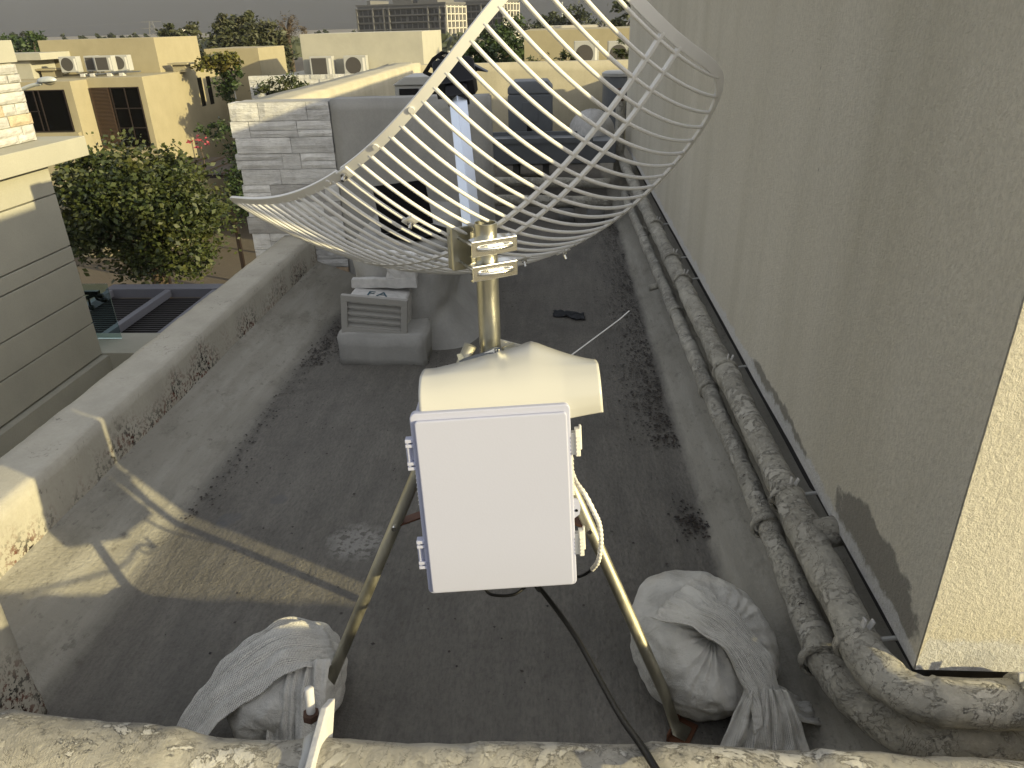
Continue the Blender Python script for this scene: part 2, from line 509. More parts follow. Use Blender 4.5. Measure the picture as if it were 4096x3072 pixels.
# ------------------------------------------------------------------ mesh builder
class MB:
    def __init__(s):
        s.v, s.f, s.uv, s.tone = [], [], {}, {}

    def add(s, vs, fs, mat=None):
        o = len(s.v)
        for p in vs:
            p = Vector(p)
            s.v.append(mat @ p if mat else p)
        for f in fs:
            s.f.append(tuple(i + o for i in f))
        return s

    def box(s, a, b, mat=None):
        x0, y0, z0 = a
        x1, y1, z1 = b
        return s.add([(x0, y0, z0), (x1, y0, z0), (x1, y1, z0), (x0, y1, z0), (x0, y0, z1), (x1, y0, z1), (x1, y1, z1), (x0, y1, z1)],
                     [(3, 2, 1, 0), (4, 5, 6, 7), (0, 1, 5, 4), (1, 2, 6, 5), (2, 3, 7, 6), (3, 0, 4, 7)], mat)

    def bar(s, p, q, w, h=None, up=Vector((0, 0, 1))):
        p, q = Vector(p), Vector(q)
        h = h or w
        d = (q - p)
        L = d.length
        d.normalize()
        x = d.cross(up)
        if x.length < 1e-4:
            x = d.cross(Vector((1, 0, 0)))
        x.normalize()
        z = x.cross(d)
        m = Matrix((x, d, z)).transposed().to_4x4()
        m.translation = p
        return s.box((-w / 2, 0, -h / 2), (w / 2, L, h / 2), m)

    def tube(s, pts, r, n=12, cap=True, rf=None, closed=False):
        pts = [Vector(p) for p in pts]
        N = len(pts)
        o = len(s.v)
        T = []
        for i in range(N):
            if closed:
                t = pts[(i + 1) % N] - pts[i - 1]
            else:
                t = pts[min(i + 1, N - 1)] - pts[max(i - 1, 0)]
            T.append(t.normalized())
        u = T[0].orthogonal().normalized()
        for i in range(N):
            u = (u - T[i] * u.dot(T[i]))
            if u.length < 1e-5:
                u = T[i].orthogonal()
            u.normalize()
            w = T[i].cross(u)
            for j in range(n):
                a = 2 * math.pi * j / n
                rr = r[i] if isinstance(r, (list, tuple)) else r
                if rf:
                    rr *= rf(i, a, pts[i])
                s.v.append(pts[i] + (u * math.cos(a) + w * math.sin(a)) * rr)
        for i in range(N if closed else N - 1):
            for j in range(n):
                k = (j + 1) % n
                i2 = (i + 1) % N
                s.f.append((o + i * n + j, o + i * n + k, o + i2 * n + k, o + i2 * n + j))
        if cap and not closed:
            s.f.append(tuple(o + j for j in reversed(range(n))))
            s.f.append(tuple(o + (N - 1) * n + j for j in range(n)))
        return s

    def grid(s, fn, nu, nv, closed_u=False, uvs=None):
        o = len(s.v)
        for i in range(nu):
            for j in range(nv):
                s.v.append(Vector(fn(i / (nu if closed_u else nu - 1), j / (nv - 1))))
        for i in range(nu if closed_u else nu - 1):
            i2 = (i + 1) % nu
            for j in range(nv - 1):
                f = (o + i * nv + j, o + i2 * nv + j, o + i2 * nv + j + 1, o + i * nv + j + 1)
                if uvs:
                    a = 1. / (nu if closed_u else nu - 1)
                    b = 1. / (nv - 1)
                    s.uv[len(s.f)] = [(i * a * uvs[0], j * b * uvs[1]), ((i + 1) * a * uvs[0], j * b * uvs[1]),
                                      ((i + 1) * a * uvs[0], (j + 1) * b * uvs[1]), (i * a * uvs[0], (j + 1) * b * uvs[1])]
                s.f.append(f)
        return s

    def prism(s, poly, ext, mat=None):
        """poly: list of 3D points in a plane, ext: extrusion vector"""
        ext = Vector(ext)
        p = [Vector(q) for q in poly]
        n = len(p)
        vs = p + [q + ext for q in p]
        fs = [tuple(range(n)), tuple(reversed(range(n, 2 * n)))]
        for i in range(n):
            k = (i + 1) % n
            fs.append((i, i + n, k + n, k))
        return s.add(vs, fs, mat)

    def build(s, name, mat, parent=None, smooth=False, bevel=0., seg=2, loc=None, solid=0., sub=0, autos=None):
        me = D.meshes.new(name)
        me.from_pydata([tuple(p) for p in s.v], [], s.f)
        if s.uv:
            ul = me.uv_layers.new(name='UVMap')
            for fi, uvs in s.uv.items():
                p = me.polygons[fi]
                for k, li in enumerate(p.loop_indices):
                    ul.data[li].uv = uvs[k]
        if s.tone:
            ca = me.color_attributes.new('tone', 'FLOAT_COLOR', 'CORNER')
            for p in me.polygons:
                cc = s.tone.get(p.index, (1, 1, 1))
                for li in p.loop_indices:
                    ca.data[li].color = (*cc, 1)
        bm = bmesh.new()
        bm.from_mesh(me)
        bmesh.ops.recalc_face_normals(bm, faces=bm.faces)
        bm.to_mesh(me)
        bm.free()
        me.materials.append(mat)
        if smooth:
            for p in me.polygons:
                p.use_smooth = True
        ob = D.objects.new(name, me)
        COL.objects.link(ob)
        if bevel:
            b = ob.modifiers.new('bevel', 'BEVEL')
            b.width = bevel
            b.segments = seg
            b.limit_method = 'ANGLE'
            b.angle_limit = R(40)
        if solid:
            b = ob.modifiers.new('solid', 'SOLIDIFY')
            b.thickness = solid
        if sub:
            b = ob.modifiers.new('sub', 'SUBSURF')
            b.levels = b.render_levels = sub
        if parent:
            ob.parent = parent
            ob.matrix_parent_inverse = Matrix.Translation(-parent.location)
        return ob


def tag(o, label, cat, group=None, kind=None):
    if label:
        o['label'] = label
    if cat:
        o['category'] = cat
    if group:
        o['group'] = group
    if kind:
        o['kind'] = kind
    return o


def thing(name, label, cat, loc=(0, 0, 0), group=None):
    o = D.objects.new(name, None)
    o.empty_display_size = .1
    COL.objects.link(o)
    o.location = loc
    return tag(o, label, cat, group)


def nz(p, s=1., seed=0.):
    return noise.noise(Vector(p) * s + Vector((seed, seed * 1.7, seed * .3)))


def rough_box(a, b, step, amp, sc=6., seed=0., bev=.012):
    """box subdivided and roughened so its edges are not dead straight"""
    m = MB()
    a, b = Vector(a), Vector(b)
    bm = bmesh.new()
    bmesh.ops.create_cube(bm, size=1)
    for v in bm.verts:
        v.co = Vector(((a.x + b.x) / 2 + v.co.x * (b.x - a.x), (a.y + b.y) / 2 + v.co.y * (b.y - a.y), (a.z + b.z) / 2 + v.co.z * (b.z - a.z)))
    for ax in range(3):
        n = max(1, int((b[ax] - a[ax]) / step))
        for i in range(1, n):
            co = [0, 0, 0]
            co[ax] = a[ax] + (b[ax] - a[ax]) * i / n
            no = [0, 0, 0]
            no[ax] = 1
            bmesh.ops.bisect_plane(bm, geom=bm.verts[:] + bm.edges[:] + bm.faces[:], plane_co=co, plane_no=no)
    bmesh.ops.bevel(bm, geom=[e for e in bm.edges if e.calc_face_angle(0) > 1], offset=min(bev, step * .3), segments=2, affect='EDGES')
    bm.normal_update()
    dis = {}
    for v in bm.verts:
        c = v.co
        d = Vector((nz(c, sc, seed), nz(c, sc, seed + 9), nz(c, sc, seed + 21))) * amp
        d += v.normal * nz(c, sc * 4, seed + 3) * amp * .4
        dis[v.index] = d
    for v in bm.verts:
        v.co += dis[v.index]
    m.v = [v.co.copy() for v in bm.verts]
    bm.verts.index_update()
    m.f = [tuple(v.index for v in f.verts) for f in bm.faces]
    bm.free()
    return m


# ================================================================== SETTING
# ground far below
m = MB()
m.add([(-3000, -1500, -6.5), (3000, -1500, -6.5), (3000, 4500, -6.5), (-3000, 4500, -6.5)], [(0, 1, 2, 3)])
tag(m.build('ground', M['ground']), None, None, kind='structure')

# our roof: flat slab and its two sloping fillets, one sheet
XL, XR = -1.55, .585
m = MB()


def floor_fn(u, v):
    x = -1.93 + u * (0.98 + 1.93)
    y = -.6 + v * 12.3
    z = 0.
    if x < XL:
        z = (XL - x) / .35 * .13
    if x > XR:
        z = (x - XR) / .26 * .14
    z += .004 * nz((x, y, 0), 3, 2)
    if (y < 2.35) and x > XR + .01:
        z += .012
    return (x, y, z)


m.grid(floor_fn, 98, 260)
tag(m.build('roof_floor', M['floor'], smooth=True), None, None, kind='structure')
# roof slab body under it (the storey below)
m = MB()
m.box((-2.12, -3, -6.45), (.9, 11.9, -.05))
tag(m.build('own_house_body', M['cream']), 'cream lower storey of the house under the roof being worked on', 'house')

# left parapet (low wall with chipped coping)
m = rough_box((-2.135, 1.0, -.06), (-1.9, 5.62, .345), .045, .0055, 6, 1, .005)
tag(m.build('parapet_wall', M['parapet'], smooth=True), 'low cream parapet wall with rust-stained base along the left roof edge', 'wall')
# block at near left
m = rough_box((-2.0, .3, -.02), (-1.5, 1.47, .46), .06, .008, 5, 4)
tag(m.build('masonry_block', M['parapet'], smooth=True), 'sunlit cream masonry block at the near left corner by the pipe', 'wall')
# low wall under the foreground pipe
m = rough_box((-1.48, .62, -.02), (5.6, .80, .645), .15, .006, 5, 5)
tag(m.build('dividing_wall', M['parapet'], smooth=True), 'low dividing wall carrying the big peeling pipe in the foreground', 'wall')

# big stucco wall of the stair house on the right
m = rough_box((.84, 1.313, .414), (7.2, 9.6, 2.12), .2, .0035, 2, 7, .0025)
sh = thing('stair_house', 'tall beige stucco wall of the stair house on the right, sunlit at its near end', 'building', (.84, 1.313, 0))
m.build('stucco_wall', M['wall'], sh, smooth=True).modifiers.new('wn', 'WEIGHTED_NORMAL').weight = 100
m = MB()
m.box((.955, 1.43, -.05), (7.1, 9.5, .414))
m.build('plinth', M['gap_shade'], sh)

# partition wall with stone end
PYf = 5.6
pw = thing('partition_wall', 'grey plastered partition wall whose left end is clad in white split stone', 'wall', (-1.4, PYf, 0))
m = rough_box((-1.655, PYf + .03, -.05), (-.487, PYf + .27, 1.335), .08, .006, 4, 11)
m.build('plastered_wall', M['plaster'], pw, smooth=True)
m = MB()
m.box((-2.36, PYf + .06, -6.4), (-1.655, PYf + .27, 1.325))
m.build('wall_core', M['plaster'], pw)
m = MB()
rs = random.Random(3)
z = -2.0


def stone(m, x0, x1, z0, z1, yf, dep, tone, yb):
    """one split-faced stone with a chipped front"""
    n0 = len(m.f)
    nx = max(2, int((x1 - x0) / .05))
    nzv = max(2, int((z1 - z0) / .04))
    sd = rs.random() * 50

    def fn(u, v):
        x = x0 + (x1 - x0) * u
        zz = z0 + (z1 - z0) * v
        e = min(u, 1 - u) * (x1 - x0)
        g = min(v, 1 - v) * (z1 - z0)
        ed = min(1, min(e, g) / .015)
        ed = .78 + .22 * ed
        led = .0022 * (1 if nz((x, 0, zz * 3), 5, sd) > 0 else -1) * ed
        return (x, yf - (dep + .006 * nz((x, 0, zz), 18, sd)) * ed + led * .6, zz)
    m.grid(fn, nx + 1, nzv + 1)
    # sides
    m.add([(x0, yf - dep * .35, z0), (x0, yb, z0), (x0, yb, z1), (x0, yf - dep * .35, z1)], [(0, 1, 2, 3)])
    m.add([(x1, yf - dep * .35, z0), (x1, yb, z0), (x1, yb, z1), (x1, yf - dep * .35, z1)], [(0, 1, 2, 3)])
    m.add([(x0, yf - dep * .35, z1), (x1, yf - dep * .35, z1), (x1, yb, z1), (x0, yb, z1)], [(0, 1, 2, 3)])
    for i in range(n0, len(m.f)):
        m.tone[i] = tone


zs = 1.325
while zs > -1.6:
    hgt = rs.choice([.115, .13, .13, .145])
    x = -2.41 + rs.uniform(-.012, .018)
    while x < -1.66:
        L = rs.choice([.14, .22, .3, .36, .42])
        x2 = min(x + L, -1.655)
        if -1.655 - x2 < .07:
            x2 = -1.655
        tn = rs.uniform(.82, 1.08)
        q = rs.random()
        tone = (tn, tn, tn)
        if q < .05:
            tone = (.75, .58, .42)
        elif q < .16:
            tone = (.62, .61, .60)
        if rs.random() < .45 and L > .2:
            zm_ = zs - hgt * rs.uniform(.4, .6)
            stone(m, x, x2 - .003, zm_ + .002, zs - .003, PYf + .055, rs.uniform(.024, .029), tone, PYf + .2)
            tn *= rs.uniform(.9, 1.05)
            stone(m, x, x2 - .003, zs - hgt, zm_ - .001, PYf + .055, rs.uniform(.023, .028), (tn, tn, tn), PYf + .2)
        else:
            stone(m, x, x2 - .003, zs - hgt, zs - .003, PYf + .055, rs.uniform(.024, .029), tone, PYf + .2)
        x = x2
    zs -= hgt
m.build('stone_cladding', M['stone'], pw)

# side parapet behind the partition, back parapet
m = rough_box((-2.38, PYf + .275, -.1), (-1.98, 11.62, 1.315), .12, .008, 3, 15)
tag(m.build('parapet_wall', M['cream'], smooth=True), 'sunlit cream side parapet running back from the stone-clad wall', 'wall')
m = rough_box((-2.38, 11.63, -.1), (1.5, 11.9, 1.285), .12, .008, 3, 17)
m2 = rough_box((1.5, 9.7, -.1), (1.75, 11.9, 1.30), .3, .006, 3, 18)  # unseen return wall, added to cast the sloping shadow on the back parapet
m.add(m2.v, m2.f)
tag(m.build('parapet_wall', M['cream'], smooth=True), 'cream back parapet at the far end of the roof behind the condensers, with an added unseen return wall', 'wall')
m = rough_box((-1.97, 10.7, -.02), (.9, 11.62, .16), .15, .008, 3, 19)
tag(m.build('roof_step', M['plaster'], smooth=True), 'pale low concrete step along the foot of the back parapet', 'step')

# plaster block with flared foot in front of the partition
m = MB()


def blk(u, v):
    a = u * 2 * math.pi
    ca, sa = math.cos(a), math.sin(a)
    p = 5.0
    k = (abs(ca) ** p + abs(sa) ** p) ** (-1 / p)
    fl = 0
    hx, hy, zc = .30, .62, 0
    if v < .12:
        return (-.965, 4.84, .655) if v < .01 else (-.965 + hx * ca * k * (v / .12) * .95, 4.84 + hy * sa * k * (v / .12) * .95, .65 + .02 * nz((ca, sa, v), 3))
    t = (v - .12) / .88
    zz = .635 * (1 - t)
    fl = .20 * max(0, (t - .62) / .38) ** 1.8
    rg = .02 * nz((ca * 2, sa * 2, zz * 5), 2, 4)
    x = -.965 + (hx + rg + (fl if ca > 0 else fl * .3)) * ca * k
    y = 4.84 + (hy + rg + fl * .3) * sa * k
    return (x, y, zz - .01)


m.grid(blk, 72, 30, closed_u=True)
tag(m.build('plaster_block', M['plaster'], smooth=True), 'grey plastered block with a flared foot carrying the open laptop', 'plinth')

# louvred fresh-air hood on its own plinth
m = rough_box((-1.285, 3.93, -.03), (-.765, 4.26, .185), .06, .02, 6, 23)
tag(m.build('hood_plinth', M['plaster'], smooth=True), 'rough plaster plinth under the louvred air hood', 'plinth')
lv = thing('air_hood', 'louvred cream air hood stencilled with letters, jutting from the plaster block', 'vent', (-1.06, 4.0, .19))
TL, TR_, BR, BL = aty(1362, 1175, 4.0), aty(1629, 1199, 4.0), aty(1632, 1349, 4.0), aty(1373, 1326, 4.0)
ex = ((TR_ - TL) + (BR - BL)) * .5
LW = ex.length
ex.normalize()
ez = ((TL - BL) + (TR_ - BR)) * .5
ez = (ez - ex * ez.dot(ex))
LH = ez.length
ez.normalize()
ey = ez.cross(ex)
LMX = Matrix((ex, ey, ez)).transposed().to_4x4()
LMX.translation = (TL + TR_ + BL + BR) / 4
w2, h2 = LW / 2, LH / 2
fw = .037
m = MB()
m.box((-w2, -.02, h2 - fw), (w2, .012, h2), LMX).box((-w2, -.02, -h2), (w2, .012, -h2 + fw), LMX)
m.box((-w2, -.02, -h2 + fw), (-w2 + fw, .012, h2 - fw), LMX).box((w2 - fw, -.02, -h2 + fw), (w2, .012, h2 - fw), LMX)
m.build('louvre_frame', M['louvre'], lv, bevel=.002)
m = MB()
for i in range(4):
    za = h2 - fw - (LH - 2 * fw) * i / 4
    zb = h2 - fw - (LH - 2 * fw) * (i + 1) / 4
    m.prism([LMX @ Vector((-w2 + fw, .045, za)), LMX @ Vector((-w2 + fw, -.012, zb + .007)), LMX @ Vector((-w2 + fw, -.012, zb)), LMX @ Vector((-w2 + fw, .040, za - .007))],
            (LMX.to_3x3() @ Vector((LW - 2 * fw, 0, 0))))
m.build('louvre_blades', M['louvre'], lv)
m = MB()
m.box((-w2 + .04, .014, -h2 + .02), (w2 - .015, .24, h2 - .008), LMX)
m.build('hood_body', M['peel'], lv, bevel=.014, seg=3)
fc = D.curves.new('stencil', 'FONT')
fc.body = 'FA'
fc.size = .10
fc.extrude = .0006
fc.space_character = 1.25
fo = D.objects.new('tmp_text', fc)
COL.objects.link(fo)
bpy.context.view_layer.update()
dg = bpy.context.evaluated_depsgraph_get()
me = D.meshes.new_from_object(fo.evaluated_get(dg))
D.objects.remove(fo)
ft = D.objects.new('stencil_letters', me)
me.materials.clear()
me.materials.append(M['bluepaint'])
COL.objects.link(ft)
ft.parent = lv
ft.matrix_parent_inverse = Matrix.Translation(-lv.location)
ft.matrix_world = LMX @ Matrix.Translation((-.06, .035, h2 - .008 + .0025)) @ Matrix.Scale(1.0, 4, (1, 0, 0))
# peeling steel angle above the hood
m = rough_box((-1.215, 4.14, .405), (-.825, 4.19, .462), .03, .005, 14, 25, .003)
tag(m.build('steel_angle', M['peel']), 'peeling white steel angle above the louvred air hood', 'bracket')
m = rough_box((-1.00, 4.15, .464), (-.83, 4.25, .56), .025, .014, 16, 26, .003)
tag(m.build('mortar_lump', M['peel']), 'crumbling white mortar lump above the steel angle', 'mortar')

# laptop
lp = thing('laptop', 'open black laptop standing on the plaster block', 'laptop', (-1.0, 4.95, .64))
a, b, c, d = aty(1488, 747, 4.53), aty(1696, 720, 4.80), atz(1731, 894, .668), atz(1526, 938, .668)
m = MB()
m.prism([a, b, c, d], (0.003, .012, .002))
m.build('screen', M['screen'], lp, bevel=.003)
e_, f_ = atz(1643, 961, .668), atz(1820, 920, .668)
m = MB()
m.prism([d, c, f_, e_], (0, 0, -.014))
m.build('keyboard_base', M['screen'], lp, bevel=.003)

# ================================================================== ANTENNA, MAST, TRIPOD, BOX
MX, MY = -.171, 1.755
tp = thing('tripod_mast', 'zinc-plated tripod with central mast holding the antenna and the enclosure', 'tripod', (MX, MY, 0))
MR = .0277
# mast tube, open at the top
m = MB()
n = 40
zt, zb = 1.3726, .60
for (r, z0, z1) in ((MR, zb, zt), (MR - .0028, zt - .12, zt)):
    o = len(m.v)
    for z in (z0, z1):
        for j in range(n):
            a = 2 * math.pi * j / n
            m.v.append(Vector((MX + .002 * (zt - z) * 8 * 0 + r * math.cos(a), MY + r * math.sin(a), z)))
    for j in range(n):
        k = (j + 1) % n
        m.f.append((o + j, o + k, o + n + k, o + n + j))
o0 = n
o1 = 3 * n
for j in range(n):
    k = (j + 1) % n
    m.f.append((o0 + j, o0 + k, o1 + k, o1 + j))
mast = m.build('mast', M['zinc'], tp, smooth=True)
mast.modifiers.new('es', 'EDGE_SPLIT').split_angle = R(40)
for za, zb_ in ((.93, 1.02), (.66, .70)):
    m = MB()
    m.tube([(MX, MY, za), (MX, MY, zb_)], .034, 24)
    m.build('collar', M['zinc'], tp)
for i, ang in enumerate((R(-30), R(210), R(90))):
    d = Vector((math.cos(ang), math.sin(ang), 0))
    t = Vector((-d.y, d.x, 0))
    top = Vector((MX, MY, 0)) + d * .055 + Vector((0, 0, 1.065))
    kn = Vector((MX, MY, 0)) + d * .545 + Vector((0, 0, .125))
    ft_ = Vector((MX, MY, 0)) + d * .588 + Vector((0, 0, .012))
    m = MB()
    # round leg that is flattened at its foot
    dirv = (kn - top).normalized()
    nn = dirv.cross(t).normalized()
    rings = [(top, .0165, .0165)]
    for k in range(1, 13):
        rings.append((top.lerp(kn, k / 12), .0165, .0165))
    rings += [(kn.lerp(ft_, .25), .020, .011), (kn.lerp(ft_, .5), .024, .006), (ft_, .026, .003), (ft_ + d * .035 + Vector((0, 0, -.003)), .026, .003)]
    o = len(m.v)
    N = 20
    for (c, ra, rb) in rings:
        for j in range(N):
            a = 2 * math.pi * j / N
            m.v.append(c + t * ra * math.cos(a) + nn * rb * math.sin(a))
    for r_ in range(len(rings) - 1):
        for j in range(N):
            k = (j + 1) % N
            m.f.append((o + r_ * N + j, o + r_ * N + k, o + (r_ + 1) * N + k, o + (r_ + 1) * N + j))
    m.f.append(tuple(range(o, o + N)))
    m.f.append(tuple(range(o + (len(rings) - 1) * N, o + len(rings) * N)))
    leg = m.build('leg', M['zincleg'], tp, smooth=True)
    m = MB()
    mm = Matrix((d, t, Vector((0, 0, 1)))).transposed().to_4x4()
    mm.translation = Vector((MX, MY, 0)) + d * .60
    m.box((-.022, -.046, .002), (.036, .046, .008), mm)
    m.box((-.022, -.046, .002), (-.017, .046, .03), mm)
    m.build('foot_plate', M['copper'], leg)
    m = MB()
    pb = Vector((MX, MY, 0)) + d * .03 + Vector((0, 0, .68))
    pe = top.lerp(kn, .50)
    pb.z = pe.z + .015
    m.bar(pb, pe - d * .0, .03, .005, up=nn)
    m.build('brace', M['copper'], leg, bevel=.001)
    m = MB()
    side = -1 if d.x < 0 else 1
    m.tube([pe - Vector((0, .026, 0)), pe + Vector((0, .014, 0))], .007, 10)
    m.build('bolt', M['steel'], leg)

# ---- grid antenna
KS = 1.17
AC = Vector((-.1834 * KS, 1.6 * KS, 1.8 - (1.8 - 1.352) * KS))
wv = Vector((2.2123, 1.1175, -.2292))
AM = Matrix.Rotation(wv.length, 3, wv.normalized())
A_, B_ = .3386 * KS, .545 * KS
K1, K2 = .6798 / KS, .7168 / KS
TT, NN, EE, HH = .0303 * KS, 6.0, .0107 * KS, .0305 * KS
BORE = -(AM @ Vector((0, 0, 1)))


def dish(u, v, off=0.):
    p = Vector((u, v, -(K1 * u * u + K2 * v * v)))
    nrm = Vector((2 * K1 * u, 2 * K2 * v, 1)).normalized()
    return AC + AM @ (p - nrm * off)


NR = 4.6


def outl(v, n=None):
    t = min(abs(v) / B_, 1)
    n = n or NN
    return A_ * max(1 - t ** n, 0) ** (1 / n)


def outr(v):
    # the far upper corner of the reflector is rounder
    return outl(v, NR if v > 0 else NN)


an = thing('grid_antenna', 'large white parabolic grid antenna of curved rods clamped on the mast', 'antenna', tuple(AC))
RR = .0046
js = list(range(0, 36))
for j in js:
    v = EE + (17 - j) * HH if j <= 17 else -EE - (j - 18) * HH
    if abs(v) > B_ * .985:
        continue
    U = outl(v) - .004
    U2 = outr(v) - .004
    m = MB()
    m.tube([dish(-U + (U + U2) * i / 30, v) for i in range(31)], RR, 9)
    m.build('rod', M['white_rod'], an, smooth=True)


def ribbon(pts_uv, wdt, thk, name, closed=False):
    """flat strip lying in the reflector surface"""
    m = MB()
    n = len(pts_uv)
    o = 0
    for i in range(n):
        u, v = pts_uv[i]
        if closed:
            du = Vector((pts_uv[(i + 1) % n][0] - pts_uv[i - 1][0], pts_uv[(i + 1) % n][1] - pts_uv[i - 1][1]))
        else:
            i0, i1 = max(i - 1, 0), min(i + 1, n - 1)
            du = Vector((pts_uv[i1][0] - pts_uv[i0][0], pts_uv[i1][1] - pts_uv[i0][1]))
        du.normalize()
        nr = Vector((du.y, -du.x))
        for (s, k) in ((-wdt / 2, -thk / 2), (wdt / 2, -thk / 2), (wdt / 2, thk / 2), (-wdt / 2, thk / 2)):
            m.v.append(dish(u + nr.x * s, v + nr.y * s, k))
    for i in range(n if closed else n - 1):
        i2 = (i + 1) % n
        for j in range(4):
            k = (j + 1) % 4
            m.f.append((i * 4 + j, i * 4 + k, i2 * 4 + k, i2 * 4 + j))
    if not closed:
        m.f += [(0, 1, 2, 3), tuple(range((n - 1) * 4, n * 4))]
    return m.build(name, M['white_rod'], an, bevel=.0012, seg=2)


def sup(th):
    c, s = math.cos(th), math.sin(th)
    return (math.copysign(A_ * abs(c) ** (2 / NN), c), math.copysign(B_ * abs(s) ** (2 / NN), s))


NP = 260
allp = []
# even spacing by arc length
raw = []
vb = B_ * .5 ** (1 / NN)
ua = A_ * .5 ** (1 / NN)
ua2 = outr(vb)
NQ = 1000
for i in range(NQ):
    v = -vb + 2 * vb * i / NQ
    raw.append((outr(v), v))
for i in range(NQ):
    u = ua2 - (ua + ua2) * i / NQ
    n_ = NR if u > 0 else NN
    raw.append((u, B_ * (1 - abs(u / A_) ** n_) ** (1 / n_)))
for i in range(NQ):
    v = vb - 2 * vb * i / NQ
    raw.append((-outl(v), v))
for i in range(NQ):
    u = -ua + 2 * ua * i / NQ
    raw.append((u, -B_ * (1 - abs(u / A_) ** NN) ** (1 / NN)))
acc = [0]
for i in range(1, 4001):
    p, q = raw[i % 4000], raw[i - 1]
    acc.append(acc[-1] + math.hypot(p[0] - q[0], p[1] - q[1]))
k = 0
for i in range(NP):
    s = acc[-1] * i / NP
    while acc[k + 1] < s:
        k += 1
    allp.append(raw[k % 4000])
def run(sel):
    """the points of one half of the outline, in order"""
    st = next(i for i in range(NP) if sel(allp[i]) and not sel(allp[i - 1]))
    out = []
    while sel(allp[st % NP]) and len(out) < NP:
        out.append(allp[st % NP])
        st += 1
    return out


up_run = run(lambda p: p[1] >= -.004)
lo_run = run(lambda p: p[1] < -.004)
ribbon(up_run, .0205, .0075, 'rim')
ribbon(lo_run, .0205, .0075, 'rim')
for s in (-TT, TT):
    ribbon([(s, EE + (B_ - EE - .006) * i / 30) for i in range(31)], .0095, .010, 'spine')
    ribbon([(s, -EE - (B_ - EE - .006) * i / 30) for i in range(31)], .0095, .010, 'spine')
# joint flats along the seam and joint plates with bolts
for u in (-A_ + .004, -A_ * .53, A_ * .5, A_ - .004):
    m = MB()
    c = dish(u, 0, -.006)
    nrm = (AM @ Vector((2 * K1 * u, 0, 1))).normalized()
    tu = (dish(u + .01, 0) - dish(u - .01, 0)).normalized()
    tv = nrm.cross(tu)
    mm = Matrix((tu, tv, nrm)).transposed().to_4x4()
    mm.translation = c
    m.box((-.014, -.020, -.004), (.014, .020, .002), mm)
    jp = m.build('joint_plate', M['white_rod'], an, bevel=.003)
    m = MB()
    m.tube([mm @ Vector((0, 0, -.004)), mm @ Vector((0, 0, .022))], .0042, 10)
    m.tube([mm @ Vector((0, 0, .003)), mm @ Vector((0, 0, .009))], .0085, 6)
    m.build('bolt', M['steel'], jp)
for (u, v) in ((-A_, .115), (-A_, .235), (-A_, .50), (-A_, -.06)):
    c = dish(u, v, -.004)
    nrm = (AM @ Vector((2 * K1 * u, 2 * K2 * v, 1))).normalized()
    m = MB()
    m.tube([c, c + nrm * .0035], .0065, 16)
    m.build('rivet', M['white_rod'], an)
# hub plate in the middle of the reflector
m = MB()
nrm0 = AM @ Vector((0, 0, 1))
mm = Matrix((AM @ Vector((1, 0, 0)), AM @ Vector((0, 1, 0)), nrm0)).transposed().to_4x4()
mm.translation = AC
m.box((-.045, -.045, -.006), (.045, .045, .006), mm)
m.build('hub_plate', M['white_rod'], an, bevel=.004)
# feed boom: square aluminium tube seen on its corner
bx = Vector((1, 0, 0))
bx = (bx - BORE * bx.dot(BORE)).normalized()
by = BORE.cross(bx)
c45 = math.cos(R(45))
q1, q2 = (bx * c45 + by * c45), (by * c45 - bx * c45)
boomM = Matrix((q1, q2, BORE)).transposed().to_4x4()
boomM.translation = AC
m = MB()
s = .0175
BL_ = .445
m.box((-s, -s, -.03), (s, s, BL_), boomM)
fb = m.build('feed_boom', M['alu'], an, bevel=.0012)
fm = Matrix((bx, by, BORE)).transposed().to_4x4()
fm.translation = AC + BORE * BL_
fh = MB()
fh.box((-.030, -.026, -.012), (.030, .026, .03), fm)
# tapered hexagonal housing
sec = [(-.058, .022), (-.045, .022), (.047, .022), (.056, .035), (.056, .085), (.044, .098), (-.05, .098), (-.058, .09)]
fh.prism([fm @ Vector((x, -.034, z)) for x, z in sec], fm.to_3x3() @ Vector((0, .068, 0)))
feed = fh.build('feed_head', M['black'], an, bevel=.003)
# slotted splash plate and wing above the housing
FY = (AC + BORE * (BL_ + .1)).y
zz5 = lambda x, y, dy=0.: aty(1650 + .3617 * x, 150 + .3617 * y, FY + dy)
m = MB()
oc = [zz5(110, 390, -.02), zz5(215, 225, 0), zz5(320, 148, .02), zz5(440, 190, .03), zz5(400, 330, .0), zz5(210, 437, -.03)]
ctr = sum(oc, Vector()) / len(oc)
slots = [[zz5(158, 372), zz5(190, 318), zz5(262, 358), zz5(232, 402)], [zz5(228, 258), zz5(268, 216), zz5(315, 258), zz5(288, 290)], [zz5(312, 186), zz5(350, 168), zz5(380, 192), zz5(352, 222)]]
ext = Vector((.002, .005, -.003))
# frame built from bars round the slots
P_ = lambda x, y: zz5(x, y)


def strip(m, *quads):
    for q in quads:
        m.prism([P_(*k) for k in q], ext)


